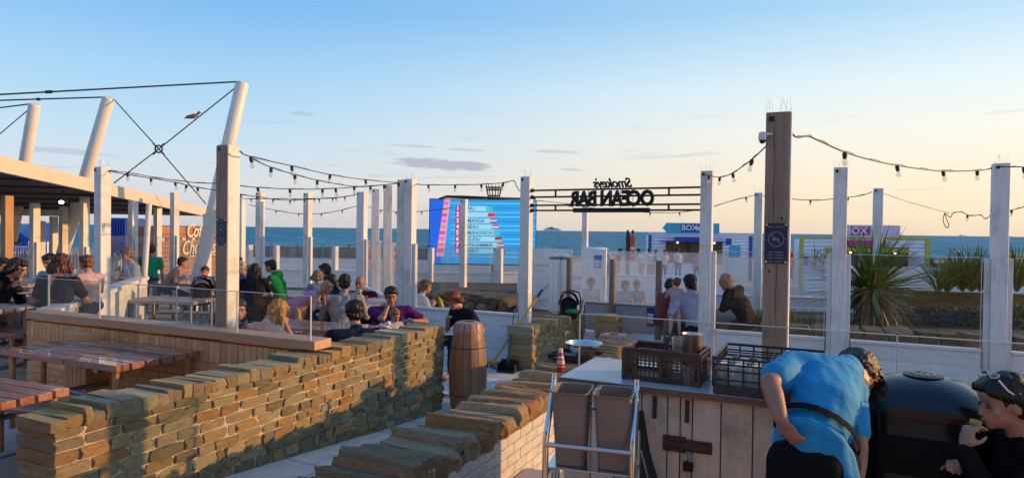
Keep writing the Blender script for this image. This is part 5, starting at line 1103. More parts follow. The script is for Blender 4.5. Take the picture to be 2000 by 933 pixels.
# coffee stall
orm = mat('orange_stall_board', (.36,.15,.055), .6, rand=.15)
p = at(312,440,24.5); q = at(425,440,29); d = (q-p).xy.to_3d(); L = d.length; cs = thing('coffee_stall', 'orange boarded coffee stall with cream script signs under the canopy edge', 'stall', (p.x,p.y,-.3), math.atan2(d.y,d.x)); sc_ = 26/1300
MB().box(0,L,.06,1.8,0,2.25).build('shell', orm, cs)
for i in range(12): MB().box(.0,L,.0,.055,.1+i*.17,.26+i*.17,ch=.01).build('board', orm, cs)
creamp = mat('cream_lettering', (.75,.62,.38), .5); redt = mat('red_trim', (.35,.04,.03), .5)
for i in range(12): MB().box(i*L/12,(i+.55)*L/12,-.06,0,1.72,1.84).build('trim_block', redt if i % 2 else creamp, cs)
text_on('Coffee', .75, cs, face_y(L*.62,-.05,2.08), creamp, .03, offset=.012, shear=.3); text_on('Churros', .8, cs, face_y(L*.62,-.05,1.4), creamp, .03, offset=.012, shear=.3); MB().box(L*.45,L*.98,-.05,-.01,1.06,1.1).build('underline', creamp, cs)
# blue container and tent at far left
def plainbox(name, label, cat, pxl, pxr, Y, z0, z1, m_, depth=2, ribs=0, ribm=None):
    p = at(pxl,440,Y); q = at(pxr,440,Y); L = q.x-p.x; t = thing(name, label, cat, (p.x,p.y,z0)); MB().box(0,L,0,depth,0,z1-z0,ch=.02).build('shell', m_, t)
    for i in range(ribs): MB().box((i+.2)*L/ribs,(i+.65)*L/ribs,-.05,0,.05,z1-z0-.05).build('rib', ribm or m_, t)
    return t, L
plainbox('storage_container', 'blue ribbed storage container behind the ramp post', 'container', 203, 248, 24, -.3, 2.25, corr_b, depth=1.2, ribs=9)
tb = mat('tent_blue', (.02,.06,.36), .7); tb2 = mat('tent_pale_blue', (.12,.22,.5), .7)
p = at(20,440,30); t = thing('tent', 'royal blue market tent far behind at left', 'tent', (p.x,p.y,-.7)); t.scale = (.5,1,1)
MB().add([(0,0,1.8),(3.4,0,1.8),(2.9,.9,2.75),(.5,.9,2.75),(0,1.8,1.8),(3.4,1.8,1.8)],[(0,1,2,3),(5,4,3,2),(0,3,4),(1,5,2)]).build('roof', tb2, t); MB().add([(0,-.02,1.0),(3.4,-.02,1.0),(3.4,-.02,1.45),(0,-.02,2.6)],[(0,1,2,3)]).build('side_sheet', tb, t)
for x_ in (0,1.7,3.4): MB().cyl((x_,-.01,0),(x_,-.01,1.9),.04,n=8).build('leg', corr_w, t)
MB().box(0,3.4,.0,.04,.0,1.75).build('valance', tb, t)
p = at(-20,440,23); t = thing('railing', 'white vertical bar railing in front of the blue tent', 'railing', (p.x,p.y,.1)); L = at(66,440,23).x-p.x
for i in range(18): MB().cyl((i*L/17,0,0),(i*L/17,0,1.1),.018,n=6).build('bar', corr_w, t)
for z in (.02,1.1): MB().box(0,L,-.03,.03,z-.025,z+.025).build('rail', corr_w, t)
t, L = plainbox('low_fence', 'sunlit pale picket fence beyond the diners at far left', 'fence', -30, 240, 20.5, 0, .55, corr_w, depth=.06)
for i in range(44): MB().box((i+.15)*L/44,(i+.8)*L/44,-.04,0,.1,1.05+.08*(i%2),ch=.01).build('picket', W['render'], t)
# white gate, pipe posts, cabinet, notices, totem
p = at(1040,440,16.5).xy.to_3d(); q = at(1118,440,15.6).xy.to_3d(); d = q-p; L = d.length; t = thing('gate', 'white boarded gate with a diagonal brace beside the sign post', 'gate', (p.x,p.y,0), math.atan2(d.y,d.x))
for i in range(7): MB().box(i*L/7+.005,(i+1)*L/7-.005,0,.04,.1,1.56,ch=.004).build('board', W['board'], t)
for z in (.35,1.2): MB().box(0,L,-.03,0,z-.04,z+.04,ch=.004).build('rail', W['board'], t)
MB().tube([(.08,-.02,.35),(L-.1,-.02,1.2)],.03,6).build('brace', W['board'], t)
for px, lb in ((1084,'white upright drum left of the brown round post'),(1104,'white upright drum touching the brown round post')):
    p = at(px,440,12.8); t = thing('white_drum', lb, 'drum', (p.x,p.y,.25)); MB().lathe([(.085,0),(.09,.02),(.09,1.27),(.08,1.3),(.001,1.31)],20).build('tube', mat('white_plastic', (.7,.7,.7), .3), t)
    MB().lathe([(.094,1.2),(.096,1.21),(.096,1.24),(.094,1.25)],20,cap=False).build('band', W['postwood'], t)
p = at(1172,440,15.2); t = thing('cabinet', 'tall white cabinet with a small blue label beyond the windbreak', 'cabinet', (p.x-.25,p.y,0)); MB().box(-.05,.42,0,.5,.1,1.62,ch=.02).build('body', W['board'], t); MB().box(-.03,.4,-.02,0,.12,1.6,ch=.01).build('door', W['board'], t); MB().box(.12,.3,-.026,-.02,1.15,1.45).build('label', mat('label_blue', (.05,.22,.45), .5), t)
MB().box(.14,.28,-.03,-.026,1.28,1.3).build('label_line', wpr, t); MB().box(.14,.24,-.03,-.026,1.22,1.24).build('label_line', wpr, t); MB().box(.36,.375,-.06,-.02,.7,.95).build('handle', W['steel'], t)
t = thing('notice', 'blue notice with a white panel pinned on the grey planks', 'sign', tuple(at(1274,618,11.25)-Vector((0,.08,0))), wbk.rotation_euler.z)
MB().box(-.11,.11,0,.01,-.155,.155,ch=.002).build('plate', mat('notice_blue', (.02,.04,.25), .5), t); MB().box(-.095,.0,-.004,0,-.1,.06).build('white_panel', wpr, t)
for i in range(5): MB().box(-.085,-.015,-.006,-.004,-.08+i*.025,-.074+i*.025).build('text_line', MATS['notice_blue'], t)
MB().box(.03,.09,-.004,0,-.11,-.02).build('white_panel', wpr, t); MB().tube([(.03,-.004,.07),(.06,-.004,.02),(.05,-.004,-.05)],.008,6).build('figure', W['dark'], t); MB().box(-.08,.08,-.004,0,.085,.1).build('text_line', redp, t)
p = at(1232,440,30); t = thing('totem', 'dark and red information totem standing before the sea', 'sign', (p.x,p.y,-.7)); zt_ = 2.65
MB().box(-.2,-.05,-.06,.1,0,zt_,ch=.02).build('dark_post', W['dark'], t); MB().box(-.04,.2,-.05,.05,.3,zt_-.1,ch=.01).build('panel', mat('totem_red', (.5,.08,.04), .5), t); MB().box(.0,.16,-.06,-.05,1.9,2.0).build('text_line', wpr, t); MB().box(.0,.16,-.06,-.05,1.6,1.64).build('text_line', wpr, t); MB().box(-.03,.19,-.06,-.05,.5,1.35).build('lower_panel', wpr, t)
for x_ in (-.13,.1): MB().sph((x_,0,zt_+.03),(.06,.06,.1)).build('finial', W['dark'], t)
# promenade wall, groyne, rocks, ship
gm = mat('dark_tarred_timber', (.09,.075,.065), .85, col2=(.14,.12,.1), scale=2, stretch=(.5,4,4), bump=.01, rand=.2)
def groyne(label, p, q, z0, z1, n):
    p, q = p.xy.to_3d(), q.xy.to_3d(); d = q-p; t = thing('groyne', label, 'groyne', (p.x,p.y,0), math.atan2(d.y,d.x)); L = d.length; hh_ = (z1-z0)/3
    for i in range(3): MB().box(0,L,-.1,.1,z0+i*hh_+.01,z0+(i+1)*hh_-.01,ch=.02).build('plank', gm, t)
    for i in range(n): MB().box(i*L/n,i*L/n+.25,-.25,.1,z0,z1+.15+rnd.uniform(-.1,.15),ch=.03).build('pile', gm, t)
groyne('dark timber breastwork between the terrace and the sea at left', at(380,440,62), at(1045,440,60), -.8, .22, 26)
groyne('brown timber wall on the beach behind the flax plants', at(1815,440,34), at(2080,440,31), -.7, .62, 7)
rockm = []; t = thing('rock_pile', 'pile of pale boulders on the beach at the right edge', 'rocks', tuple(at(1990,500,34).xy.to_3d()))
for i in range(26): put_stone(t, (rnd.uniform(-.9,2.2), rnd.uniform(-.5,.5), .45+rnd.uniform(0,.55)), (rnd.uniform(.25,.5),rnd.uniform(.25,.5),rnd.uniform(.2,.4)), rnd.uniform(0,3), rnd.uniform(-.3,.3), rnd.uniform(-.3,.3))
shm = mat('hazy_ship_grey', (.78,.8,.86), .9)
p = at(1079,440,9000).xy.to_3d(); t = thing('ship', 'large hazy ship on the horizon right of the lit screen', 'ship', (p.x,p.y,-2.6))
MB().prism([(-110,0),(105,0),(118,26),(-118,26)],-12,12,axis='y').build('hull', shm, t)
for x0,x1,z1 in ((-95,60,38),(-70,20,46),(-30,5,52),(30,85,36)): MB().box(x0,x1,-10,10,26,z1).build('deckhouse', shm, t)
for px,lb,s_ in ((1748,'tiny far ship on the horizon beside the pink sign',.35),(1880,'tiny far ship on the horizon above the bending bather',.4),(1972,'tiny far ship on the horizon at the right edge',.3)):
    p = at(px,440,9000).xy.to_3d(); t = thing('ship', lb, 'ship', (p.x,p.y,-2.6)); MB().prism([(-100*s_,0),(100*s_,0),(112*s_,26*s_),(-112*s_,26*s_)],-8,8,axis='y').build('hull', shm, t); MB().box(-80*s_,-40*s_,-6,6,26*s_,60*s_).build('deckhouse', shm, t)
# ================================================================ PLANTS
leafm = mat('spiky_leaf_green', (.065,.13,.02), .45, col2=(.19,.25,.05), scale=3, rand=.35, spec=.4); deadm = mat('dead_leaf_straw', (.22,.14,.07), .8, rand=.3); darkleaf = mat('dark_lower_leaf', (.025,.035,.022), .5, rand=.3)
def leaf(L, wd, droop, m_, seed, tw=.4):
    r_ = random.Random(seed); vs = []; n = 8; a0 = 0
    for i in range(n+1):
        f = i/n; x_ = L*f; ww = wd*(.55+.9*f if f < .4 else .91-(f-.4)*1.5)*.5; ww = max(ww, .0008); z = -droop*L*f*f; y_ = r_.uniform(-.004,.004)
        vs += [(x_, y_-ww, z+ww*.35), (x_, y_, z-ww*.15), (x_, y_+ww, z+ww*.35)]
    fs = [(i*3+k, i*3+k+1, (i+1)*3+k+1, (i+1)*3+k) for i in range(n) for k in (0,1)]
    mb = MB().add(vs, fs); return mb.mesh('leaf', m_)
def spiky(label, loc, L, n, rng, pool, name='spiky_plant', lower=0, dead=0, trunk=0, wd=.035):
    t = thing(name, label, 'plant', tuple(loc), rnd.uniform(0,6))
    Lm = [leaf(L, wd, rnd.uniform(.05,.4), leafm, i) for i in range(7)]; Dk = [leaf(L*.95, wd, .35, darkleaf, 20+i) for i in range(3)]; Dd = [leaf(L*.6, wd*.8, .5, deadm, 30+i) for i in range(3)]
    def place(me, el_, s_): 
        az = rnd.uniform(0, 2*pi); M_ = Matrix.Rotation(az,4,'Z') @ Matrix.Translation((.02,0,rnd.uniform(-.03,.06))) @ Matrix.Rotation(-el_,4,'Y') @ Matrix.Rotation(rnd.uniform(-.5,.5),4,'X') @ Matrix.Diagonal((s_,1,s_,1)); link('leaf', me, t, M_)
    for i in range(n): place(rnd.choice(Lm), R(rnd.uniform(*rng)), rnd.uniform(.75,1.05))
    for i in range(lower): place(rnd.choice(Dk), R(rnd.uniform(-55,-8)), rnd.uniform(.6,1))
    for i in range(dead): place(rnd.choice(Dd), R(rnd.uniform(-75,0)), rnd.uniform(.5,1))
    if trunk: MB().tube([(0,0,-trunk),(.01,0,-trunk*.5),(0,0,.05)],[.07,.06,.05],10).build('trunk', deadm, t)
q = at(1702,572,10.6); spiky('big spiky palm like plant with dead skirts in front of the timber planter', q, 1.16, 230, (-4,84), None, lower=70, dead=90, trunk=.5, wd=.042)
def flax(label, px, py, Y, L, n, sp=50): spiky(label, at(px,py,Y-.5), L*1.2, int(n*2.8), (88-sp,90), None, name='flax_plant', wd=.045)
for i,(px,py,Y,L,n,lb) in enumerate(((1850,568,12.3,.62,18,'flax clump leaning left at the planter front'),(1832,568,12.0,.5,14,'low flax clump next to the big spiky plant'),(1898,566,12.1,.66,18,'flax clump leaning over the planter edge'),(1880,566,12.4,.72,20,'taller flax clump in the middle of the planter'),(1915,566,12.3,.75,20,'flax clump behind the furthest right post'),(1985,566,12.0,.7,22,'flax clump cut by the right edge'),(1955,566,12.2,.6,14,'small flax clump between post and right edge'))): flax(lb,px,py,Y,L,n)
for px,py,Y,L,lb in ((1545,632,10.6,.34,'small dark strappy plant right of the timber post'),(1578,635,10.7,.28,'low strappy plant before the milky panes'),(1484,628,10.8,.3,'small strappy plant left of the timber post'),(1590,520,15,.62,'grassy clump behind the milky screen'),(1605,518,16,.6,'grassy clump touching the white post')): spiky(lb, at(px,py,Y), L, 26, (25,85), None, name='strappy_plant', wd=.02)
dk = mat('dark_bush_leaf', (.018,.026,.012), .7, col2=(.04,.055,.02), scale=8)
bt = thing('bush', 'dark rounded bush below the timber planter', 'bush', tuple(at(1830,640,11.2))); mb = MB()
for i in range(4200):
    a = rnd.uniform(0,2*pi); e_ = math.asin(rnd.uniform(-.3,1)); rr_ = rnd.uniform(.6,1)*(1+.25*noise.noise(Vector((a*1.5,e_*2,3)))); c_ = Vector((cos(a)*cos(e_)*1.25, sin(a)*cos(e_)*.3, sin(e_)*.36-.02))*rr_*1.15; dd = Vector((rnd.uniform(-1,1),rnd.uniform(-1,1),rnd.uniform(-.6,1))).normalized(); s1_ = dd.orthogonal().normalized()*.012
    mb.add([c_-s1_, c_+s1_, c_+dd*.075],[(0,1,2)])
o = mb.build('foliage', dk, bt)
bt2 = copytree(bt); bt2.location = at(1960,642,10.9); bt2['label'] = 'dark bush behind the furthest right post'; bt3 = copytree(bt); bt3.location = at(1735,655,11.0); bt3.scale = (.6,.8,.7); bt3['label'] = 'smaller dark bush at the foot of the big spiky plant'
# buggy
def buggy(label, loc, rz, s=1, green=False):
    t = thing('pushchair', label, 'pushchair', tuple(loc), rz)
    MB().tube([(-.2*s,0,.0),(-.21*s,0,.28*s),(-.17*s,0,.42*s),(0,0,.46*s),(.17*s,0,.42*s),(.21*s,0,.28*s),(.2*s,0,0)],.014,8).build('frame', W['blackmetal'], t)
    vs = []; n = 10
    for j in range(5):
        a = j/4*1.2
        for i in range(n+1): th = pi*i/n; vs.append((cos(th)*.19*s, .02+sin(a)*.22*s, (.16+sin(th)*.27*cos(a*.5))*s))
    MB().add(vs,[(j*(n+1)+i,j*(n+1)+i+1,(j+1)*(n+1)+i+1,(j+1)*(n+1)+i) for j in range(4) for i in range(n)]).build('hood', cloth('buggy', (.02,.02,.022)), t)
    MB().sph((0,.16*s,.12*s),(.185*s,.1*s,.2*s),16,10).build('hood_back', cloth('buggy', (.02,.02,.022)), t)
    MB().box(-.17*s,.17*s,.02,.3*s,-.1,.02,ch=.03).build('seat', cloth('buggy', (.02,.02,.022)), t)
    if green: MB().sph((.04,.04,.03),(.13,.07,.045),12,8).build('blanket', cloth('green', (.02,.25,.08)), t)
    for s_ in (-1,1):
        MB().cyl((s_*.2*s,.1,.0),(s_*.24*s,.1,-.45*s),.012,n=8).build('leg', W['blackmetal'], t); MB().tube([(s_*.25*s,.1+cos(a)*.09,-.5*s+sin(a)*.09) for a in [2*pi*i/16 for i in range(16)]],.016,6,closed=True).build('wheel', W['dark'], t)
buggy('black pushchair hood with a green blanket behind the short stone wall', at(1114,612,10.8), R(10), .82, True)
buggy('black pushchair behind the tall notice post', at(398,585,11.5), R(40), .9)

# ================================================================ UNSEEN BUILDING ADDED BEHIND THE CAMERA TO BOUNCE WARM LIGHT
bb_ = thing('bounce_building', 'unseen timber clad building added behind the viewpoint to bounce warm light', 'building', tuple(G(-13,-3.6)), -TH)
cl1 = mat('warm_bounce_cladding', (.5,.3,.16), .7, col2=(.4,.23,.12), scale=2, stretch=(.4,5,5), bump=.002, rand=.08)
MB().box(0,24,-4,-.03,-.05,4.6).build('wall', cl1, bb_)
for i in range(24): MB().box(0,24,-.03,0,i*.19+.004,i*.19+.186,ch=.004).build('cladding_board', cl1, bb_)
MB().box(-.4,24.4,-4.3,.5,4.6,4.75,ch=.02).build('roof', W['blackmetal'], bb_)
for x_ in (2,6,14,18): 
    f = MB().box(x_,x_+2,.001,.06,1,2.6,ch=.01).build('window', W['paint'], bb_); MB().box(x_+.08,x_+1.92,.061,.07,1.08,2.52).build('pane', MATS['smoked_dome'], f)
d_ = MB().box(10.5,11.6,.001,.06,0,2.2,ch=.01).build('door', W['paint'], bb_); MB().box(11.4,11.45,.06,.11,.95,1.15,ch=.004).build('handle', W['steel'], d_)
# ================================================================ PEOPLE
def px_(px, Y): q = at(px, 440, Y); return (q.x, q.y)
AW = 0; TC = pi; RT = -pi/2; LF = pi/2
# --- the bent man in the bright blue shirt: joints given where they are
fl = .28
def V3(px, py, Y): return at(px, py, Y)
bm1 = thing('person', 'man in a bright blue shirt and black apron bending forward beside the black bin', 'person', (V3(1590,860,2.75).x, V3(1590,860,2.75).y, fl))
O = Vector(bm1.location)
def LJ_(px, py, Y): return at(px, py, Y)-O
waistc = LJ_(1588,872,2.72); mid = LJ_(1607,790,2.84); chst = LJ_(1622,742,3.02); neckb = LJ_(1655,722,3.18); headc = LJ_(1676,733,3.3)
shL = LJ_(1550,716,3.02); shR = LJ_(1664,764,2.98); elL = LJ_(1504,746,2.82); wrL = LJ_(1527,822,2.68); elR = LJ_(1676,872,2.8); wrR = LJ_(1668,965,2.75)
body = MB(); shirt = MB()
def axisR(a, b_): 
    z = (b_-a).normalized(); x = (shR-shL).normalized(); x = (x-z*x.dot(z)).normalized(); return Matrix((x, z.cross(x), z)).transposed()
Ra = axisR(waistc, chst)
for mb_, g_ in ((body, 0), (shirt, .014)):
    for q in range(13):
        f_ = q/12; c__ = waistc.lerp(mid, f_*2) if f_ < .5 else mid.lerp(chst, f_*2-1); c__ = c__ + Ra.col[1]*-.012*sin(pi*f_)
        mb_.sph(c__, (.118+.014*f_+g_, .096+.006*f_+g_, .09+g_), 20, 12, Rm=Ra)
    cap(mb_, chst.lerp(shL,.35), shL, .085+g_, .058+g_, 14); cap(mb_, chst.lerp(shR,.35), shR, .085+g_, .058+g_, 14); cap(mb_, chst, neckb, .1+g_, .062+g_, 14)
cap(shirt, shL, shL.lerp(elL,.72), .074, .068, 14); cap(shirt, shR, shR.lerp(elR,.72), .066, .06, 14)
cap(body, neckb, headc, .056, .05); nd = (headc-neckb).normalized()
hd_z = -(nd*.6+Vector((.1,.2,-.75))).normalized(); fwd = Vector((.35,.85,-.3)); up_ = Vector((.25,.55,.78)).normalized()
hz_ = Vector((.55,.8,-.2)).normalized(); hy_ = Vector((.25,0,-1)); hy_ = (hy_-hz_*hy_.dot(hz_)).normalized(); hx_ = hy_.cross(hz_); Rh = Matrix((hx_, hy_, hz_)).transposed()
body.sph(headc, (.076,.095,.1), 18, 12, Rm=Rh); body.sph(headc+hy_*.03-hz_*.06, (.056,.06,.06), 14, 10, Rm=Rh); cap(body, headc+hy_*.09, headc+hy_*.11-hz_*.03, .01, .013, 8)
for k in (-1,1): body.sph(headc+hx_*.078*k-hz_*.015, (.013,.02,.032), 12, 8, Rm=Rh)
for s_, sh_, el_, wr_ in ((-1,shL,elL,wrL),(1,shR,elR,wrR)):
    cap(body, sh_, el_, .052, .04, 14); cap(body, el_, el_.lerp(wr_,.35), .041, .041, 14); cap(body, el_.lerp(wr_,.35), wr_, .041, .027, 14); hand(body, wr_, (wr_-el_)*.7+Vector((.1 if s_<0 else 0,.05,-.05)), Vector((.7*-s_,.5,0)), .95, .7)
hipL, hipR = waistc+Vector((-.085,.0,-.06)), waistc+Vector((.09,.0,-.06)); ftL, ftR = Vector((-.1,.02,.09)), Vector((.14,.12,.09)); 
ftL += Vector((waistc.x,waistc.y,0)); ftR += Vector((waistc.x,waistc.y,0)); trs = MB(); trs.sph(waistc+Vector((0,-.015,-.07)), (.14,.12,.12), 18, 12)
for h_, f_ in ((hipL,ftL),(hipR,ftR)):
    kn = h_.lerp(f_,.5)+Vector((0,.05,0)); cap(body, h_, kn, .08, .055); cap(body, kn, f_, .052, .036); cap(body, f_, f_+Vector((.02,.14,-.05)), .038, .03); cap(trs, h_, kn, .098, .075, 14); cap(trs, kn, f_, .075, .06, 14)
link('body', vox(body, .0085, 4), bm1).data.materials.append(SKIN[1])
blue = mat('bright_blue_cotton', (.004,.27,.52), .75, col2=(.004,.23,.46), scale=4, bump=.006, bscale=7)
# shirt with hem flaring below the apron tie
for k in range(48):
    a_ = 2*pi*k/48; dr = Ra.col[0]*cos(a_)*.135+Ra.col[1]*sin(a_)*.108; dh = Vector((dr.x, dr.y, dr.z*.4))
    cap(shirt, waistc+dr, waistc+dh*1.2+Vector((.004,-.008,-.085-.04*cos(a_)+.006*sin(a_*7))), .03, .02, 8)
link('shirt', vox(shirt, .008, 8, (.012, 9, (1,.5,.42))), bm1).data.materials.append(blue)
link('trousers', vox(trs, .012, 4, (.01,7,(1,1,.5))), bm1).data.materials.append(cloth('black_trouser', (.008,.008,.009)))
# apron tie
tie = MB(); pts = []; r0 = waistc.lerp(mid,.30)
for i in range(26):
    a = 2*pi*i/26; pts.append(r0+Ra.col[0]*cos(a)*.168+Ra.col[1]*sin(a)*.137)
mbt = MB(); n_ = len(pts); zz = Ra.col[2]
for i in range(n_):
    a, b_ = pts[i], pts[(i+1)%n_]; mbt.add([a-zz*.015, b_-zz*.015, b_+zz*.015, a+zz*.015, a*1.0-zz*.015+(a-r0)*.03, b_-zz*.015+(b_-r0)*.03, b_+zz*.015+(b_-r0)*.03, a+zz*.015+(a-r0)*.03],[(4,5,6,7),(0,3,2,1),(0,1,5,4),(3,7,6,2)])
mbt.build('apron_tie', cloth('black_tie', (.012,.012,.014)), bm1)
hm = MB(); hm.sph(headc-hy_*.03+hz_*.02, (.1,.112,.112), 18, 12, Rm=Rh); hm.sph(headc-hy_*.05-hz_*.03, (.08,.065,.07), 14, 10, Rm=Rh)
r_ = random.Random(3)
for i in range(110):
    d = Vector((r_.gauss(0,1), r_.gauss(0,1), r_.gauss(.3,.8))).normalized(); d2 = Rh @ Vector((d.x*.09, d.y*.1-.02, d.z*.1+.03))
    if (Rh.transposed() @ d2).y > .07 and (Rh.transposed() @ d2).z < .05: continue
    cap(hm, headc+d2*.9, headc+d2*1.22+Vector((r_.uniform(-.012,.012),r_.uniform(-.012,.012),-.025)), .014, .006, 7)
link('hair', vox(hm, .0065, 1, (.009, 24, (1,1,1))), bm1).data.materials.append(hairm('man_brown', (.022,.011,.007), (.05,.022,.012)))
link('eye', MB().sph(headc+hx_*.03+hy_*.085, .011, 10, 8).mesh('eye', mat('dark_eye', (.07,.05,.045), .2)), bm1); link('eye', MB().sph(headc-hx_*.03+hy_*.085, .011, 10, 8).mesh('eye', MATS['dark_eye']), bm1)
for f_ in (ftL, ftR): sm = MB(); cap(sm, f_+Vector((0,-.03,-.045)), f_+Vector((0,.17,-.05)), .045, .04); link('shoe', vox(sm, .012, 2), bm1).data.materials.append(W['dark'])
# --- the woman eating at the right edge
wom, Hd, J, T_ = person('dark haired woman in black with glasses on her head eating a chip at right', None, LF-R(6), 'sit', top=(.01,.01,.012), legs=(.3,.2,.2), hair=(.022,.011,.008), lean=10, hpitch=14, head_at=(1960,784,2.86),
    hands={-1: ('h',-.035,.175,-.20), 1: (.12,.28,.30)}, elb={-1:(-.4,-.5,-1), 1:(.6,.1,-1)}, hdir={-1:((.1,-.28,1),(.25,-1,-.1))}, fine=2, fem=True, hamp=.006, hfr=30, skin=0, z=fl, sleeve='long', ponytail=True, curls=(1.0,.75), feet={-1:(-.1,.4,0), 1:(.1,.42,0)}, hair2=(.01,.006,.004))
hb = MB()
for q in range(9):
    a_ = q/8; cap(hb, Hd(rnd.uniform(-.03,.03), -.1-.05*a_, .06-.02*a_), Hd(rnd.uniform(-.04,.04), -.17-.03*a_, -.05-.12*a_), .034, .026, 8)
link('hair_bunch', vox(hb, .0055, 2, (.007, 30, (1.5,1.5,.3))), wom).data.materials.append(MATS['hair_2_1_0'])
# glasses pushed up on her hair, the chip, her ring
gl = thing('sunglasses', 'white rimmed sunglasses pushed up on the dark haired woman at right', 'sunglasses', tuple(wom.location), wom.rotation_euler.z)
whp = mat('glossy_white', (.75,.7,.68), .15)
MB().tube([Hd(-.09,-.02,.03),Hd(-.09,.02,.075),Hd(-.07,.035,.118)],.0035,6).build('arm', whp, gl); MB().tube([Hd(.09,-.02,.03),Hd(.09,.02,.075),Hd(.07,.035,.118)],.0035,6).build('arm', whp, gl)
for k in (-1,1): MB().tube([Hd(k*.036+cos(a)*.026,.05-sin(a)*.012-.02,.128+sin(a)*.005) for a in [2*pi*i/18 for i in range(18)]],.0018,6,closed=True).build('rim', whp, gl); MB().add([Hd(k*.036+cos(a)*.023,.05-sin(a)*.011-.02,.129+sin(a)*.004) for a in [2*pi*i/14 for i in range(14)]],[tuple(range(14))]).build('lens', MATS['smoked_dome'], gl)
wr = J[-1][1]; hd_ = (wr-J[-1][0]).normalized()
ch2 = thing('chip', 'yellow potato chip held at the mouth of the woman at right', 'food', tuple(wom.matrix_basis @ Hd(-.01,.125,-.065)))
MB().box(-.035,.012,-.011,.011,-.012,.012,ch=.004,M=Matrix.Rotation(R(12),4,'Y')).build('chip', mat('fried_yellow', (.55,.38,.06), .5, col2=(.4,.22,.04), scale=40), ch2)
# --- seated diners of the middle terrace
def P_(lb, head, yaw, **kw): return person(lb, None, yaw, head_at=head, **kw)
P_('blonde woman in a pale top seated low behind the timber rail', (543,608,6.75), R(-35), top=(.62,.5,.42), legs=(.1,.1,.12), hair=(.5,.27,.09), hairlen=.26, lean=14, hpitch=38, hair2=(.25,.11,.03), s=.95, hands={-1:(-.05,.28,.42),1:(.06,.3,.45)}, curls=(1.2,1.2))
t = thing('coat', 'pale pink and white coat on the seat beside the blonde woman', 'coat', tuple(at(512,640,6.6))); mb = MB(); mb.sph((0,0,0),(.09,.07,.06)); mb.sph((.05,.02,.02),(.07,.06,.05)); o = link('cloth', vox(mb,.012,3,(.02,9,(1,1,1))), t); o.data.materials.append(cloth('pinkwhite', (.6,.36,.36)))
P_('man in a navy shirt seen from behind, nearest the long stone wall', (692,610,7.35), R(24), top=(.015,.02,.04), legs=(.02,.02,.03), hair=(.03,.017,.012), lean=26, hpitch=12, build=1.12, wid=1.15, s=1.12, hands={-1:(-.2,.42,.2),1:(.2,.4,.2)})
P_('man in a purple shirt leaning on his hand', (764,578,9.2), TC+R(14), top=(.1,.015,.13), legs=(.02,.02,.03), hair=(.02,.012,.01), lean=22, hpitch=12, build=1.15, wid=1.15, s=1.06, hands={-1:(-.26,.3,.28),1:(.02,.28,.52)}, curls=(.5,1.3), elb={-1:(-1,0,-.6),1:(.5,.6,-1)}, skin=1)
P_('toddler in a white top held in front of the purple shirted man', (772,616,8.1), TC+R(35), pose='kid', top=(.62,.56,.6), legs=(.4,.4,.45), hair=(.3,.17,.08), s=.55, lean=5, hpitch=20, skin=0, hands={-1:(-.2,.3,.3),1:(.2,.3,.3)})
t = thing('soft_toy', 'small white and red soft toy on top of the stone wall', 'toy', tuple(at(752,640,7.3)))
mb = MB(); mb.sph((0,0,0),(.04,.035,.04)); mb.sph((.035,0,.05),.028); mb.sph((-.045,0,.03),.024); mb.sph((.05,0,-.01),.025); mb.sph((-.04,0,-.02),.025); link('body', vox(mb,.007,2), t).data.materials.append(mat('plush_white', (.7,.7,.72), .9)); MB().tube([(-.03,-.035,0),(.03,-.036,.005)],.012,8).build('ribbon', redt, t)
P_('man in a grey jumper seen from behind at the dark table', (674,552,10.2), R(6), top=(.36,.34,.33), legs=(.015,.015,.02), hair=(.03,.022,.018), lean=10, hpitch=6, build=1.1, wid=1.1, s=1.08, sleeve='long', skin=1)
P_('man in a maroon shirt facing the camera with a hand at his mouth', (703,552,11.6), TC-R(8), top=(.11,.012,.03), legs=(.02,.02,.03), hair=(.12,.06,.045), lean=20, hpitch=14, s=1.05, build=1.1, hands={-1:(-.1,.32,.3),1:(.02,.27,.5)}, curls=(.6,1.3), skin=1, bald=True, elb={-1:(-1,0,-.6),1:(.5,.6,-1)})
P_('dark haired woman facing left between the girl and the grey jumper', (645,550,10.9), R(70), top=(.02,.02,.025), legs=(.02,.02,.03), hair=(.03,.012,.01), hairlen=.14, lean=22, hpitch=20, hair2=(.012,.006,.005))
P_('man with close cropped hair standing up behind the leaning girl', (634,528,12.2), LF, top=(.08,.02,.03), legs=(.02,.02,.03), hair=(.025,.015,.012), lean=6, hpitch=14, skin=1)
P_('fair haired child in grey blue beside the leaning girl', (620,540,11.4), R(20), pose='kid', top=(.2,.24,.3), legs=(.1,.1,.2), hair=(.35,.2,.09), s=.72, hairlen=.1, lean=8, hpitch=10)
P_('girl in a pink dress leaning forward onto the table', (638,562,9.8), RT-R(12), pose='bend', top=(.52,.28,.42), legs=(.5,.3,.2), hair=(.5,.3,.14), hairlen=.16, s=.78, lean=62, hpitch=30, dress=True, sleeve='none', hands={-1:(-.12,.45,.15),1:(.12,.45,.15)}, skin=0, feet={-1:(-.08,-.05,0),1:(.08,.1,0)})
P_('woman in a black and white top seen from behind beside the woman in green', (498,527,13), R(10), top=(.012,.012,.016), legs=(.02,.02,.02), hair=(.02,.012,.01), hairlen=.22, lean=12, hpitch=8, build=1.05, wid=1.1, s=1.02)
P_('curly dark haired woman in a bright green sleeveless top', (528,520,13.4), LF-R(5), top=(.015,.22,.06), legs=(.02,.1,.04), hair=(.02,.014,.012), lean=14, hpitch=14, s=1.05, wid=1.15, sleeve='none', hood=True, hands={-1:(-.1,.3,.35),1:(.1,.32,.3)})
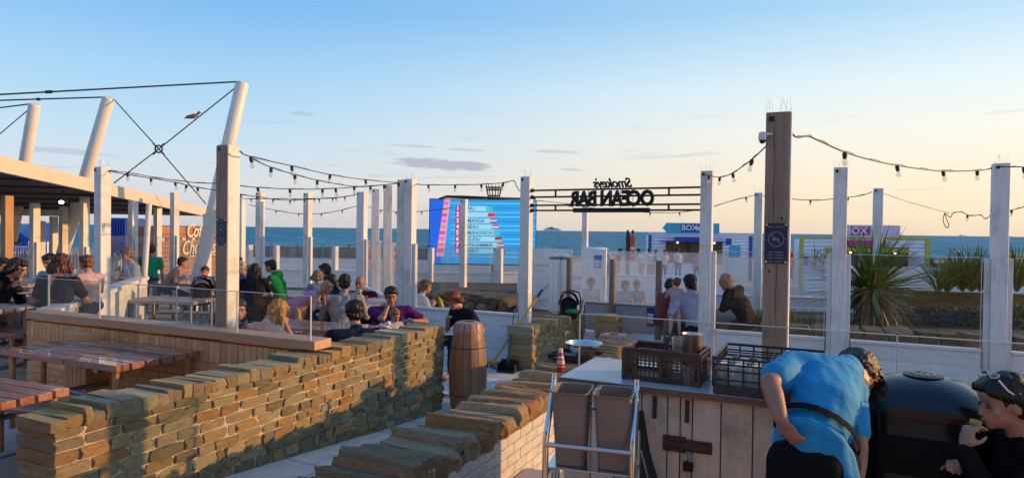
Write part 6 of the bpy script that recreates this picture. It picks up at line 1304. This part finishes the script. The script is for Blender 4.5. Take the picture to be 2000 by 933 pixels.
P_('person in blue seen partly behind the tall notice post', (472,523,13.6), TC, top=(.08,.14,.3), legs=(.02,.02,.03), hair=(.35,.3,.26), lean=10, hpitch=12, cap_=(.5,.45,.4))
P_('small child facing the woman in black and white', (487,526,14), TC+R(20), pose='kid', top=(.1,.2,.45), legs=(.1,.1,.2), hair=(.3,.15,.07), s=.62)
P_('person in red half hidden right behind the tall notice post', (464,512,14.2), RT, top=(.3,.03,.03), legs=(.02,.02,.03), hair=(.02,.012,.01), lean=8)
P_('person mostly hidden behind the foot of the tall notice post', (461,604,7.1), RT, top=(.05,.05,.05), legs=(.02,.02,.03), hair=(.05,.03,.02), lean=8)
P_('man in a white shirt seated behind the clear glass left of the fence', (832,560,11.7), RT+R(35), top=(.6,.62,.66), legs=(.05,.05,.08), hair=(.14,.08,.05), lean=20, hpitch=14, hands={-1:(-.1,.35,.3),1:(.1,.35,.3)})
P_('red haired woman in black looking down beside the barrel bin', (886,587,9.0), LF+R(45), top=(.012,.012,.014), legs=(.02,.02,.03), hair=(.14,.02,.014), lean=20, hpitch=36, hair2=(.3,.05,.02), s=.98, cap_=None, hands={-1:(-.26,.32,.2),1:(.1,.3,.3)}, hairlen=.05)
t = thing('mustard_bottle', 'yellow squeezy bottle beside the red haired woman', 'bottle', tuple(at(864,600,10.2)), 0); MB().lathe([(.001,0),(.03,0),(.032,.1),(.02,.14),(.006,.18),(.001,.185)],14,cap=False,M=Matrix.Rotation(R(-20),4,'Y')).build('bottle', yel, t)
# --- beyond the fence at right
P_('woman in a grey blue hoodie with a long ponytail holding a baby', (1347,552,10.1), R(12), top=(.27,.3,.4), legs=(.012,.012,.016), hair=(.022,.01,.009), lean=20, hpitch=4, sleeve='long', ponytail=True, build=1.1, wid=1.12, s=1.04, hands={-1:(-.25,.22,.28),1:(.16,.3,.25)}, hood=True, cap_=(.012,.012,.013))
P_('baby in a pink top held by the ponytailed woman', (1323,552,10.05), RT+R(60), pose='kid', top=(.45,.3,.3), legs=(.55,.45,.45), hair=(.12,.06,.04), s=.5, hands={-1:(-.2,.3,.3),1:(.2,.3,.3)})
P_('dark haired person in red brown beyond the baby', (1310,557,10.7), RT+R(20), top=(.2,.06,.05), legs=(.02,.02,.03), hair=(.03,.015,.012), lean=14, s=.85)
P_('balding man in a black hooded jacket eating, seated on the rubble wall', (1418,548,10.1), LF-R(15), top=(.012,.014,.016), legs=(.015,.015,.015), hair=(.15,.09,.07), bald=True, lean=24, hpitch=22, sleeve='long', hood=True, build=1.1, wid=1.12, s=1.06, skin=1, hands={-1:(-.05,.28,.46),1:(.1,.3,.4)}, curls=(1.2,1.2))
P_('child in white standing behind the left milky pane', (1155,553,13.0), TC, pose='kid', top=(.6,.6,.62), legs=(.1,.12,.3), hair=(.1,.06,.04), s=.7)
P_('child in a blue and white striped top behind the middle milky pane', (1222,558,12.9), TC+R(15), pose='kid', top=(.35,.45,.6), legs=(.1,.12,.3), hair=(.12,.07,.05), s=.68)
P_('child in grey behind the middle milky pane, on the right', (1244,557,13.1), TC-R(25), pose='kid', top=(.4,.42,.45), legs=(.1,.12,.3), hair=(.1,.06,.04), s=.66)
# --- raised deck at far left
dk_ = dict(z=.35)
P_('woman in a black hooded top bent over the deck table at far left', (34,524,8.6), RT+R(10), top=(.01,.01,.012), legs=(.5,.48,.46), hair=(.035,.012,.01), lean=34, hpitch=22, sleeve='long', hood=True, s=1.05, wid=1.15, hands={-1:(-.1,.4,.25),1:(.1,.38,.3)}, hairlen=.1, **dk_)
P_('woman with wavy brown hair facing away from the sun on the deck', (120,514,8.3), R(14), top=(.02,.02,.022), legs=(.02,.02,.03), hair=(.13,.04,.018), hairlen=.16, hair2=(.03,.012,.008), lean=8, **dk_)
P_('boy in a pale pink shirt near the ramp post', (167,513,8.6), LF-R(20), top=(.55,.36,.33), legs=(.1,.1,.15), hair=(.16,.06,.03), lean=6, s=.82, hpitch=8, **dk_)
P_('person in grey blue across the deck table, face in shade', (96,511,10.2), TC, top=(.3,.36,.42), legs=(.05,.05,.08), hair=(.05,.025,.015), lean=8, hpitch=16, **dk_)
P_('person in white and pale blue just right of the ramp post', (248,497,12.5), TC-R(40), top=(.42,.45,.52), legs=(.05,.05,.08), hair=(.22,.15,.1), lean=8, **dk_)
P_('standing person in a mint green shirt by the slim column', (296,488,15.5), R(20), pose='stand', top=(.03,.32,.16), legs=(.05,.05,.08), hair=(.12,.03,.02), lean=4)
P_('person reclining with bare arm raised behind the glass', (357,512,14.6), RT+R(25), top=(.45,.25,.2), legs=(.05,.05,.08), hair=(.03,.02,.02), lean=30, s=.95)
P_('person in grey blue with dark hair left of the leaning mast', (400,530,15), TC, top=(.3,.34,.42), legs=(.05,.05,.08), hair=(.06,.03,.02), lean=10, s=.95)
P_('person with brown hair seated low at the far left edge', (6,520,9.5), RT, top=(.05,.03,.02), legs=(.05,.05,.08), hair=(.06,.03,.02), lean=10, **dk_)
# --- far people by the kiosks and on the beach
far_ = dict(fine=0, z=-.72, pose='stand', s=1.0)
for i, (px, py, Y, tp, hr, lb, yw) in enumerate((
 (1051,468,24,(.3,.2,.2),(.25,.12,.08),'person with fair hair just right of the lit screen',.5),(1063,475,24,(.02,.02,.03),(.03,.02,.015),'dark haired person sitting lower right of the lit screen',1.5),
 (1095,486,27,(.02,.03,.05),(.015,.012,.012),'person in a dark coat beyond the white gate',2.5),(1109,487,27,(.3,.04,.03),(.1,.04,.02),'person in a red top beyond the white gate',3.6),
 (1086,490,24,(.4,.3,.25),(.2,.1,.05),'short person in tan beyond the white drums',.4),(1158,487,30,(.3,.3,.33),(.02,.02,.02),'person behind the white cabinet',1.2),
 (1212,489,30,(.03,.03,.04),(.03,.02,.02),'person in black leaning left of the totem',4.2),(1184,488,33,(.6,.6,.62),(.4,.35,.3),'person in white left of the totem',2.2),
 (1247,490,33,(.55,.56,.6),(.02,.02,.02),'person in white right of the totem',1.0),(1268,490,33,(.6,.6,.63),(.03,.02,.02),'person in a white shirt in the kiosk queue',.2),
 (1282,492,33,(.35,.2,.3),(.2,.1,.06),'person in mauve in the kiosk queue',5.0),(1323,489,35,(.5,.55,.6),(.02,.015,.015),'person at the blue kiosk hatch',.1),
 (1362,494,33,(.5,.2,.32),(.05,.03,.02),'person in pink at the blue kiosk hatch',6.1),(1299,492,34,(.6,.62,.65),(.08,.05,.03),'person in pale clothes waiting before the hatch',3.3),
 (1542,472,37,(.6,.015,.02),(.02,.012,.01),'person in bright red standing between the two kiosks',1.5))):
    person(lb, None, yw, head_at=(px,py,Y), top=tp, legs=(.5,.015,.02) if tp[0] == .6 and tp[1] < .1 else (.04,.05,.09), hair=hr, lean=5+(i*7)%12, **far_)
person('bather in a white top and navy shorts bending down at the water edge', None, LF+R(10), head_at=(1864,487,72), pose='bend', top=(.7,.68,.66), legs=(.02,.03,.1), hair=(.15,.1,.07), lean=62, hpitch=40, fine=0, z=-.8, s=1.05)
# crumbs and small things on tables
for i, (px, py, z_, lb) in enumerate(((688,588,.84,'clear pint glass on the dark table'),(522,556,.76,'clear glass on the pale topped table'),(470,556,.76,'tall clear glass by the notice post'))): tumbler(lb, on(px,py,z_), .036, .14)
t = thing('bottle', 'pale green topped drinks bottle on the dark table', 'bottle', tuple(on(702,590,.815))); MB().lathe([(.001,0),(.04,0),(.042,.12),(.03,.16),(.001,.17)],16,cap=False).build('bottle', mat('plum_bottle', (.14,.05,.09), .2), t); MB().lathe([(.001,.21),(.036,.205),(.04,.17),(.035,.15)],16,cap=False).build('bottle_cap', mat('mint_cap', (.3,.55,.45), .4), t)
for i, (px, py, z_, lb) in enumerate(((560,558,.76,'short clear glass on the pale topped table'),(668,642,.73,'clear glass between the blonde woman and the man in navy'),(650,650,.73,'second clear glass near the end of the timber rail'),(715,592,.81,'small clear glass by the purple shirted man'),(75,570,1.105,'clear glass on the deck table'),(340,580,.76,'lone clear glass on the empty table by the ramp wall'))): tumbler(lb, on(px,py,z_), .034, .12)
for px, py, z_, lb, c_ in ((585,650,.73,'black phone lying on the table by the blonde woman',(.01,.01,.012)),(96,574,1.105,'red crisp packet on the deck table',(.4,.03,.03)),(545,560,.76,'yellow box of chips on the pale topped table',(.6,.42,.08))):
    t = thing('table_item', lb, 'item', tuple(on(px,py,z_)), R(30)); MB().box(-.07,.07,-.04,.04,0,.012 if c_[0] < .1 else .05,ch=.004).build('body', mat('item_%d' % int(c_[0]*100), c_, .3), t); MB().box(-.05,.05,-.03,.03,.012 if c_[0] < .1 else .05,.014 if c_[0] < .1 else .054).build('face', mat('item_face', (.5,.48,.45), .4) if c_[0] > .1 else MATS['smoked_dome'], t)
t = thing('plate', 'white plate on the deck table at far left', 'plate', tuple(on(58,574,1.105))); MB().lathe([(.001,0),(.08,0),(.13,.015),(.13,.02),(.08,.008),(.001,.006)],24,cap=False).build('plate', whp, t)
bpy.data.scenes.remove(TMP)
